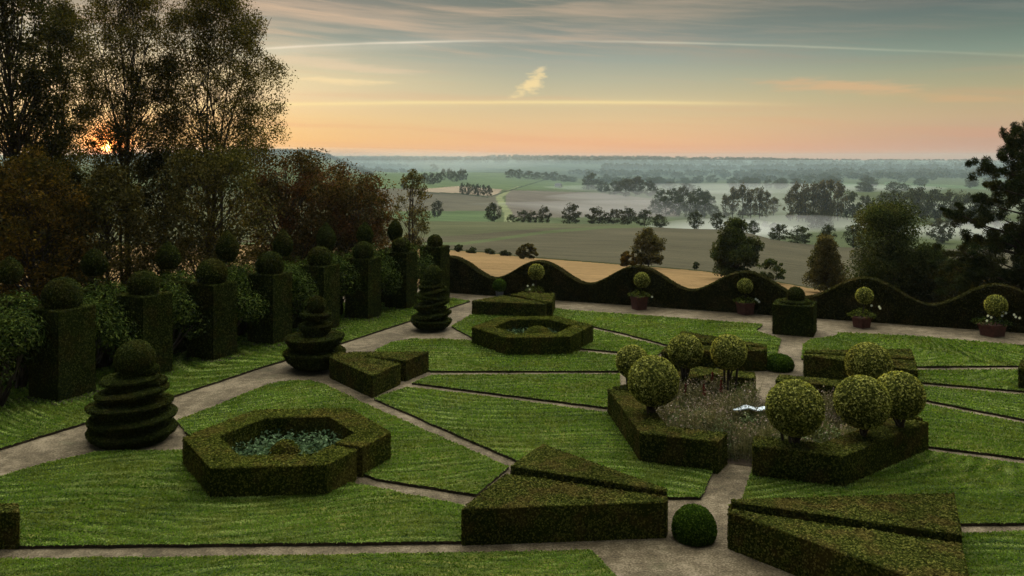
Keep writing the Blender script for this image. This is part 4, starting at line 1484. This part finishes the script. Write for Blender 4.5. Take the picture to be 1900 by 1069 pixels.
# the belt of trees at the left, before the rising sun
BG = 'trees behind the rear topiary row'
tree('birch_tree', 'tall feathery tree standing left of centre in the group, its trunk right of the sun', near_base(232, 50), 'birch', 19.5, 6.8, BG, 1, cb=.36, n_cl=330, per=190, leaf=.125, cl_r=.68, shape=column, stems=4, trunk_r=.10, fan=.22, droop=.4, aspect=.5)
tree('birch_tree', 'tall spreading feathery tree at the right of the group, against the sky', near_base(400, 52), 'birch', 19.0, 8.6, BG, 2, cb=.38, n_cl=400, per=200, leaf=.125, cl_r=.74, shape=oval(.5), stems=5, trunk_r=.10, fan=.2, droop=.4, aspect=.5)
tree('broadleaf_tree', 'very dark dense tall tree at the left edge', near_base(15, 47), 'darktree', 20, 7.4, BG, 3, cb=.12, n_cl=400, per=140, leaf=.17, cl_r=.9, shape=column, trunk_r=.2)
tree('birch_tree', 'thin tall tree between the dark left tree and the sun', near_base(118, 54), 'birch', 18, 4.6, BG, 4, cb=.40, n_cl=150, per=170, leaf=.125, cl_r=.7, shape=column, stems=3, trunk_r=.10, droop=.4)
tree('maple_tree', 'orange and olive autumn tree low at the left edge', near_base(62, 43), 'autumn', 8.2, 5.6, BG, 5, cb=.05, n_cl=190, per=120, leaf=.17, cl_r=.75, trunk_r=.12)
tree('broadleaf_tree', 'olive undergrowth tree right under the sun', near_base(205, 45), 'olive', 7.3, 4.8, BG, 6, cb=.06, n_cl=130, per=120, leaf=.16, cl_r=.75, trunk_r=.10)
tree('broadleaf_tree', 'dense olive-brown tree under the right-hand birch', near_base(400, 47), 'olive', 8.4, 6.4, BG, 7, cb=.05, n_cl=230, per=105, leaf=.16, cl_r=.8, trunk_r=.13, shape=boxy)
tree('broadleaf_tree', 'dark olive tree filling the gap between both birches', near_base(305, 50), 'darktree', 8.2, 4.8, BG, 8, cb=.10, n_cl=130, per=90, leaf=.16, cl_r=.8, trunk_r=.1)
tree('broadleaf_tree', 'dark low tree behind the orange autumn tree', near_base(120, 50), 'darktree', 7.3, 5.0, BG, 13, cb=.06, n_cl=170, per=130, leaf=.16, cl_r=.8, trunk_r=.1)
tree('copper_beech', 'dark copper beech with reddish top beside the olive tree', near_base(535, 51), 'beech', 8.2, 5.4, BG, 9, cb=.07, n_cl=220, per=105, leaf=.15, cl_r=.72, trunk_r=.14, shape=boxy)
tree('copper_beech', 'flat-topped copper beech ending the tree belt on the right', near_base(656, 52), 'beech', 6.7, 5.0, BG, 10, cb=.07, n_cl=220, per=105, leaf=.15, cl_r=.72, trunk_r=.14, shape=boxy)
tree('copper_beech', 'broad dark copper beech rearmost between two others', near_base(598, 55), 'beech', 7.5, 5.2, BG, 11, cb=.07, n_cl=150, per=90, leaf=.16, cl_r=.75, trunk_r=.14, shape=boxy)
tree('bare_tree', 'thin half-bare tree just right of the copper beech', near_base(765, 85), 'brownleaf', 9.0, 4.0, None, 12, cb=.12, n_cl=90, per=50, leaf=.20, cl_r=.6, trunk_r=.10, stems=2, shape=oval(.3))

# trees on the slope right beyond the wave hedge
SG = 'trees on the slope beyond the wave hedge'


def slope_tree(name, label, u, vb, hp, wp, mk, seed, **kw):
    b = hit(u, vb)
    k = b[1] / F
    kw.setdefault('cb', .12)
    kw.setdefault('n_cl', 80)
    kw.setdefault('per', 110)
    kw.setdefault('leaf', .0024 * b[1])
    kw.setdefault('cl_r', hp * k * .13)
    kw.setdefault('clump', .3)
    kw.setdefault('squash', .7)
    return tree(name, label, b, mk, hp * k, wp * k, SG, seed, **kw)


slope_tree('field_bush', 'round dark bush on the edge between stubble and ploughed field', 979, 481, 27, 42, 'brownleaf', 31, n_cl=45)
slope_tree('field_maple', 'open golden-brown tree on the edge of the stubble field', 1203, 497, 70, 66, 'brownleaf', 32, n_cl=95, per=70)
slope_tree('field_bush', 'low orange-brown bush at the foot of the golden-brown tree', 1166, 495, 28, 34, 'autumn', 33, n_cl=36)
slope_tree('broadleaf_tree', 'dense dark green tree behind the middle wave crest', 1365, 518, 108, 84, 'midgreen', 34, n_cl=80, per=280, shape=oval(.6))
slope_tree('field_bush', 'loose dark shrub right of the dense dark green tree', 1432, 524, 42, 66, 'midgreen', 35, n_cl=45, per=50)
slope_tree('broadleaf_tree', 'reddish-brown pointed tree left of the largest slope tree', 1533, 545, 104, 84, 'brownleaf', 36, n_cl=150, per=120, shape=conic)
slope_tree('broadleaf_tree', 'largest broad green tree beyond the wave hedge', 1648, 575, 200, 114, 'midgreen', 37, n_cl=120, per=400, shape=bulky, cl_r=1.0)
slope_tree('broadleaf_tree', 'blue-green rounded tree right of the largest slope tree', 1722, 580, 118, 94, 'midgreen', 38, n_cl=110, per=260, shape=domey, cl_r=.8)
slope_tree('field_bush', 'dark bush with pale leaves low between the largest tree and the pine', 1768, 590, 96, 100, 'darktree', 39, n_cl=150, per=110, cl_r=.7)
slope_tree('field_bush', 'orange-tinted shrub beneath the pine behind the last wave crest', 1856, 580, 60, 110, 'autumn', 40, n_cl=60, per=50)
slope_tree('field_bush', 'small weed clump alone on the ploughed slope above the hedge', 1292, 501, 12, 9, 'fargreen', 41, n_cl=10, per=24, cl_r=.25)
for j, (u, v, hp, wp) in enumerate([(852, 468, 12, 16), (878, 470, 8, 20), (908, 472, 10, 16), (936, 475, 7, 22)]):
    slope_tree('field_bush', ('low bush on the field edge next to the last pillar', 'low spreading bush second from the last pillar on the field edge',
                              'low bush third from the last pillar on the field edge', 'flat bush on the field edge left of the round dark bush')[j], u, v, hp, wp, 'fargreen', 50 + j, n_cl=14, per=40, cl_r=.35)


def pine():
    rg = np.random.default_rng(91)
    y = 43.0
    base = near_base(1935, y)
    t = thing('pine_tree', 'dark scots pine reaching in from the right edge with layered boughs', 'tree', base)
    pads = [(1892, 258, 17, 18), (1905, 300, 24, 14), (1852, 308, 20, 14), (1885, 322, 26, 14), (1868, 336, 24, 13), (1845, 345, 20, 9), (1905, 360, 30, 18), (1845, 372, 26, 9), (1775, 392, 20, 8), (1800, 404, 22, 11), (1822, 418, 20, 9), (1870, 398, 30, 16),
            (1855, 428, 30, 12), (1895, 432, 30, 16), (1835, 452, 26, 10), (1880, 468, 34, 14), (1770, 464, 22, 8), (1800, 478, 26, 10), (1780, 496, 24, 9), (1830, 498, 30, 12), (1885, 505, 34, 14), (1815, 515, 28, 9), (1860, 528, 34, 10), (1930, 330, 30, 22), (1940, 420, 36, 24), (1935, 500, 40, 22), (1950, 260, 24, 20), (1945, 215, 18, 22)]
    pads += [(1880, 270, 20, 16), (1897, 245, 20, 15), (1902, 276, 24, 18), (1872, 292, 22, 13)]
    pads += [(rg.uniform(1868, 1960), rg.uniform(330, 535), rg.uniform(18, 30), rg.uniform(12, 18)) for k in range(22)]
    pads += [(rg.uniform(1800, 1950), rg.uniform(440, 560), rg.uniform(20, 32), rg.uniform(11, 17)) for k in range(22)]
    tr, cr = MB(), MB()
    top = P(1945, 180, y) - base
    ax = curve(np.array([0, 0, -.4]), top, (-.15, 0, 0), 14)
    tube(tr, ax, np.linspace(.26, .05, 14), 9)
    for (u, v, w, h) in pads:
        dy = rg.uniform(-1.4, 1.6)
        c = P(u, v, y) + [0, dy, 0] - base
        w_, h_ = w * y / F, h * y / F
        n = 9
        for k in range(n):
            cc = c + rg.normal(size=3) * [w_ * .6, w_ * .5, h_ * .62]
            m = 150
            sz = rg.uniform(.55, 1.15)
            d = unit(rg.normal(size=(m, 3))) * rg.uniform(.1, 1.25, (m, 1)) ** .6
            leaves(cr, cc + d * [w_ * .40 * sz, w_ * .42 * sz, h_ * .62 * sz], None, .24, aspect=.15, rng=rg, bend=(-.2, 0, .5))
        i = int(np.argmin(np.abs(ax[:, 2] - (c[2] - .35 * abs(c[0])))))
        L = np.linalg.norm(c - ax[i])
        tube(tr, curve(ax[i], c, (0, 0, -.08 * L), 6), np.linspace(.07, .02, 6), 6)
    tr.build('trunk', M['bark'], t)
    cr.build('crown', M['pine'], t)


pine()

# ------------------------------------------------------------------ far trees: a few kinds, each placed tree its own object
def far_kind(seed, shape, wr, n_cl, per, leaf, cl_r, mk, cb=.12):
    rg = np.random.default_rng(seed)
    cr, tr = make_tree(rg, 1.0, wr, cb, n_cl, per, leaf, cl_r, shape, trunk_r=.025)
    a = tr.build('trunk', M['bark'])
    b = cr.build('crown', M[mk])
    ms = (a.data, b.data)
    bpy.data.objects.remove(a)
    bpy.data.objects.remove(b)
    return ms, wr


KIND = {
    'oak': [far_kind(200 + i, domey, 1.05, 40, 42, .075, .15, 'fargreen') for i in range(4)],
    'tall': [far_kind(220 + i, oval(.5), .60, 34, 34, .065, .12, 'farpoplar') for i in range(4)],
    'bush': [far_kind(240 + i, domey, 1.7, 34, 36, .10, .2, 'fargreen', .02) for i in range(3)],
}
FC = {'oak': 'oak_tree', 'tall': 'poplar_tree', 'bush': 'hedge_bush'}
frng = np.random.default_rng(9)


def crest(u):
    yy = YL[(YL > 210) & (YL < 450)]
    vp = V0 + F * (H - terrain_z((u - U0) / F * yy, yy)) / yy
    return float(yy[int(np.argmin(vp))]) - 6


def far_tree(kind, u, vb, hp, wp, label, group, ymin=300.0, y=None):
    b = hit(u, vb, ymin) if y is None else near_base(u, y)
    k = b[1] / F
    (ta, ca), wr = KIND[kind][frng.integers(len(KIND[kind]))]
    t = thing(FC[kind], label, 'tree' if kind != 'bush' else 'shrub', b - [0, 0, .2], group)
    h = hp * k
    t.scale = (wp * k / wr, wp * k / wr, h)
    t.rotation_euler = (0, 0, float(frng.uniform(0, 6.28)))
    link('trunk', ta, t)
    link('crown', ca, t)


HG = 'hedgerow trees along the ploughed crest'
for kind, u, v, hp, wp, lab in [
    ('oak', 915, 410.5, 35, 38, 'round hedgerow tree beside the pale field track'),
    ('bush', 950, 409, 14, 28, 'low bush right of the pale field track on the crest'),
    ('oak', 970, 410, 23, 30, 'first of three joined hedgerow trees right of the track'),
    ('oak', 988, 410, 22, 26, 'middle one of three joined hedgerow trees right of the track'),
    ('oak', 1010, 411, 31, 30, 'tallest of three joined hedgerow trees right of the track'),
    ('oak', 1060, 412.5, 37, 40, 'ragged hedgerow tree standing alone between two hedgerow clumps'),
    ('oak', 1107, 413, 31, 44, 'left end tree of the long hedgerow clump'),
    ('oak', 1138, 413.5, 28, 32, 'second tree from the left in the long hedgerow clump'),
    ('oak', 1163, 414, 32, 42, 'tallest tree in the middle of the long hedgerow clump'),
    ('oak', 1195, 415.5, 31, 36, 'second tree from the right in the long hedgerow clump'),
    ('oak', 1224, 417, 25, 36, 'right end tree of the long hedgerow clump'),
    ('oak', 1291, 421, 34, 33, 'left one of two round trees before bright mist'),
    ('oak', 1333, 424, 33, 32, 'right one of two round trees before bright mist'),
    ('oak', 1398, 430, 26, 28, 'hedgerow tree peeping out behind the dense dark green tree'),
    ('oak', 1446, 437, 31, 40, 'left half of the wide low tree pair on the crest'),
    ('oak', 1484, 441, 32, 46, 'right half of the wide low tree pair on the crest'),
    ('oak', 1535, 447, 40, 33, 'upright tree above the reddish-brown tree on the crest'),
    ('oak', 1588, 453, 46, 46, 'crest tree just left of the largest slope tree')]:
    far_tree(kind, u, v, hp, wp, lab, HG, y=crest(u))

VG = 'misty trees in the valley'


def scatter(kind, items, label, group, ymin=470.0):
    for (u, v, hp, wp) in items:
        far_tree(kind, u, v, hp, wp, label, group, ymin)


far_tree('oak', 811, 404, 32, 26, 'pale tree alone on the green strip right of the half-bare tree', VG, 470)
far_tree('oak', 752, 352, 20, 16, 'hazy tree just above the half-bare tree', VG, 470)
far_tree('oak', 804, 319, 15, 18, 'lone dark tree on the skyline of the far green field', VG, 900)
far_tree('bush', 783, 320, 5, 5, 'tiny bush left of the lone skyline tree', VG, 900)
scatter('oak', [(788, 342, 20, 18), (800, 343, 22, 18), (812, 341, 20, 18), (822, 336, 22, 14), (834, 335, 22, 14), (843, 338, 20, 18), (856, 336, 22, 18), (862, 335, 20, 14)], 'tree of the small grove on the far green field', 'grove on the far green field', 700)
scatter('oak', [(858, 362, 22, 12), (868, 362, 22, 16), (879, 361, 18, 14), (887, 364, 22, 15), (897, 363, 20, 14), (907, 365, 20, 14)], 'tree of the row along the tan field', 'tree row on the tan field', 700)
scatter('oak', [(948, 331, 16, 22), (963, 332, 17, 24), (980, 333, 15, 24), (996, 334, 14, 22), (1012, 335, 15, 24), (1030, 336, 17, 24), (1047, 338, 13, 24), (1062, 338, 10, 22)], 'tree of the dark wood edge behind the far green field', 'wood edge behind the far green field', 900)
far_tree('oak', 1095, 353, 32, 34, 'large round hazy tree right of the white farmhouse', VG, 600)
scatter('oak', [(1118, 358, 22, 28), (1140, 362, 26, 36), (1160, 366, 34, 36), (1182, 364, 36, 40), (1205, 366, 30, 30), (1228, 382, 30, 30), (1248, 384, 34, 36), (1270, 386, 38, 40), (1295, 390, 40, 40), (1312, 392, 36, 30)], 'hazy round tree of the wood left of the bright mist', 'wood left of the bright mist', 560)
scatter('oak', [(1216, 398, 26, 30), (1236, 400, 34, 34), (1258, 402, 36, 36), (1284, 404, 40, 36), (1305, 405, 38, 34), (1325, 405, 24, 24)], 'brownish misty tree behind the long hedgerow clump', 'misty trees behind the hedgerow', 560)
scatter('tall', [(1346, 404, 42, 22), (1360, 405, 58, 26), (1377, 406, 62, 28), (1394, 406, 56, 26), (1408, 407, 60, 26), (1422, 405, 50, 22), (1436, 400, 34, 24)], 'tall thin tree of the left poplar stand in the mist', 'left poplar stand', 560)
scatter('tall', [(1466, 410, 56, 26), (1480, 412, 72, 30), (1496, 412, 70, 30), (1511, 412, 74, 30), (1527, 412, 76, 30), (1542, 412, 78, 32), (1556, 411, 74, 30), (1490, 410, 48, 26), (1534, 412, 56, 28)], 'tall thin tree of the right poplar stand in the mist', 'right poplar stand', 500)
scatter('oak', [(1512, 425, 34, 34), (1533, 424, 34, 36), (1576, 408, 52, 44), (1608, 404, 40, 38), (1618, 416, 40, 30), (1640, 400, 42, 42), (1662, 404, 50, 42), (1688, 408, 58, 46), (1712, 410, 62, 48), (1740, 412, 60, 48), (1764, 414, 58, 46), (1790, 418, 60, 50), (1818, 420, 56, 50), (1850, 424, 60, 54), (1400, 424, 16, 16), (1420, 422, 12, 14), (1436, 428, 14, 18)], 'blue-grey tree of the wood behind the largest slope tree', 'wood behind the largest slope tree', 470)
far_tree('oak', 1745, 452, 44, 52, 'pale misty tree seen between the largest slope tree and the pine', VG, 450)
fr = np.random.default_rng(21)
items = []
for k in range(120):
    u = fr.uniform(1120, 1880)
    v = fr.uniform(314, 358)
    if fr.random() < (v - 314) / 60 * .5:
        pass
    hp = 5 + (v - 312) * .32 * fr.uniform(.7, 1.2)
    items.append((u, v, hp, hp * fr.uniform(1.2, 2.0)))
scatter('oak', items, 'small hazy tree in the far part of the valley', 'far valley trees', 900)


def woods(name, label, lines, seed):
    """far-off wood that reads as one mass"""
    rg = np.random.default_rng(seed)
    mb = MB()
    for (u0, u1, y0, y1, hm, n) in lines:
        for k in range(n):
            s = rg.uniform()
            u = u0 + (u1 - u0) * s
            y = y0 + (y1 - y0) * s + rg.normal() * y0 * .02
            b = near_base(u, y)
            h = hm * rg.uniform(.6, 1.25)
            m = 42
            d = unit(rg.normal(size=(m, 3))) * rg.uniform(.5, 1, (m, 1))
            leaves(mb, b + [0, 0, h * .5] + d * [h * .75, h * .6, h * .5], None, h * .36, aspect=.8, rng=rg)
    o = mb.build(name, M['fargreen'])
    tag(o, label, 'woods', kind='stuff')


woods('woods', 'bands of distant woodland across the hazy plain', [
    (1060, 1960, 2650, 2550, 17, 330), (1120, 1900, 3400, 3300, 20, 330), (640, 1960, 4500, 4300, 22, 460), (640, 1500, 5300, 5600, 18, 420), (900, 1960, 6300, 6300, 14, 520),
    (1380, 1960, 2050, 2250, 14, 150), (1080, 1300, 1850, 1950, 12, 60), (640, 760, 2300, 2300, 12, 40), (560, 760, 3400, 3400, 14, 80)], 5)
woods('woods', 'wooded hump on the horizon behind the copper beech', [(430, 690, 1250, 1290, 4.2, 420), (500, 680, 1150, 1190, 4.0, 200)], 6)


def farmhouse():
    b = hit(1036, 349, 700)
    k = b[1] / F
    t = thing('farmhouse', 'tiny white farmhouse with pale roof beyond the far field', 'house', b)
    w, d, h, r = 12 * k, 7 * k, 4.2 * k, 4.2 * k
    mb = MB()
    V = np.array([(-w / 2, -d / 2, -1), (w / 2, -d / 2, -1), (w / 2, d / 2, -1), (-w / 2, d / 2, -1), (-w / 2, -d / 2, h), (w / 2, -d / 2, h), (w / 2, d / 2, h), (-w / 2, d / 2, h), (-w / 2, 0, h + r * .93), (w / 2, 0, h + r * .93)])
    mb.add(V, [(0, 1, 5, 4), (2, 3, 7, 6)], .5)
    mb.add(V, [(1, 2, 6, 9, 5), (3, 0, 4, 8, 7)], .5)
    mb.build('wall', M['white_wall'], t)
    mb = MB()
    o = .4 * k
    R = np.array([(-w / 2 - o, -d / 2 - o, h - o), (w / 2 + o, -d / 2 - o, h - o), (w / 2 + o, 0, h + r), (-w / 2 - o, 0, h + r), (-w / 2 - o, d / 2 + o, h - o), (w / 2 + o, d / 2 + o, h - o)])
    mb.add(np.r_[R, R - [0, 0, .25 * k]], [(0, 1, 2, 3), (3, 2, 5, 4), (9, 8, 7, 6), (10, 11, 8, 9)], .5)
    mb.build('roof', M['grey_roof'], t)
    t.rotation_euler = (0, 0, -.6)


farmhouse()

# ------------------------------------------------------------------ air: even haze, and banks of mist lying in the valley
def volume_mat(name, density, colour, aniso):
    m, g = mat(name)
    pv = g.new('ShaderNodeVolumePrincipled')
    pv.inputs['Color'].default_value = (*colour, 1)
    pv.inputs['Density'].default_value = density
    pv.inputs['Anisotropy'].default_value = aniso
    o = g.new('ShaderNodeOutputMaterial')
    g.l.new(pv.outputs[0], o.inputs['Volume'])
    m.cycles.homogeneous_volume = True
    return m


def haze():
    x, y0, y1, z0, z1 = 11500, -310, 7600, -75, 26.0
    mb = MB()
    V = [(sx * x, yy, zz) for zz in (z0, z1) for yy in (y0, y1) for sx in (-1, 1)]
    mb.add(V, [(0, 2, 3, 1), (4, 5, 7, 6), (0, 1, 5, 4), (2, 6, 7, 3), (0, 4, 6, 2), (1, 3, 7, 5)])
    o = mb.build('haze', volume_mat('haze', 0.00010, (.40, .49, .52), .2))
    o['kind'] = 'stuff'


def mist(c, r, dens, label, colour=(.94, .96, .96), aniso=.35):
    mb = MB()
    n, s = 14, 36
    a = np.linspace(-math.pi / 2, math.pi / 2, n)
    th = np.linspace(0, 2 * math.pi, s, endpoint=False)
    ph = RNG.uniform(0, 6.28, 3)
    wob = 1 + .12 * np.sin(2 * th + ph[0]) + .09 * np.sin(3 * th + ph[1]) + .06 * np.sin(5 * th + ph[2])
    V = np.array([[(max(1e-3, math.cos(q)) * r[0] * w * math.cos(t), max(1e-3, math.cos(q)) * r[1] * w * math.sin(t), math.sin(q) * r[2]) for t, w in zip(th, wob)] for q in a])
    idx = np.arange(n * s).reshape(n, s)
    f = np.stack([idx[:-1], np.roll(idx, -1, 1)[:-1], np.roll(idx, -1, 1)[1:], idx[1:]], -1).reshape(-1, 4)
    mb.add(V.reshape(-1, 3), f)
    mb.add(V[0][::-1], [tuple(range(s))])
    mb.add(V[-1], [tuple(range(s))])
    o = mb.build('mist', volume_mat('mist', dens, colour, aniso))
    o.location = tuple(float(q) for q in c)
    tag(o, label, 'mist', kind='stuff')


haze()
mist((900, 3500, -40), (4200, 2850, 32), 0.00030, 'thin valley mist over the far plain', (.36, .50, .55))
mist((140, 590, -52), (62, 45, 17), .0085, 'bright bank of mist behind the hedgerow trees', (.98, .98, .97))
mist((255, 1150, -48), (205, 150, 9), .0012, 'mist lying beside the wood in mid valley')
mist((215, 640, -50), (60, 40, 14), .0065, 'small patch of mist at the foot of the left poplars', (.98, .98, .97))
mist((330, 560, -49), (85, 60, 14), .0060, 'mist at the foot of the right poplar stand', (.98, .98, .97))
mist((400, 1450, -47), (310, 110, 9), .0020, 'flat mist sheet beyond the poplars', (.98, .98, .97))
mist((235, 860, -48), (330, 90, 12), .0016, 'mist drifting between the poplar stands')
mist((-330, 1020, 2), (330, 150, 17), .0016, 'thin haze before the wooded hump on the left', (.45, .56, .60))
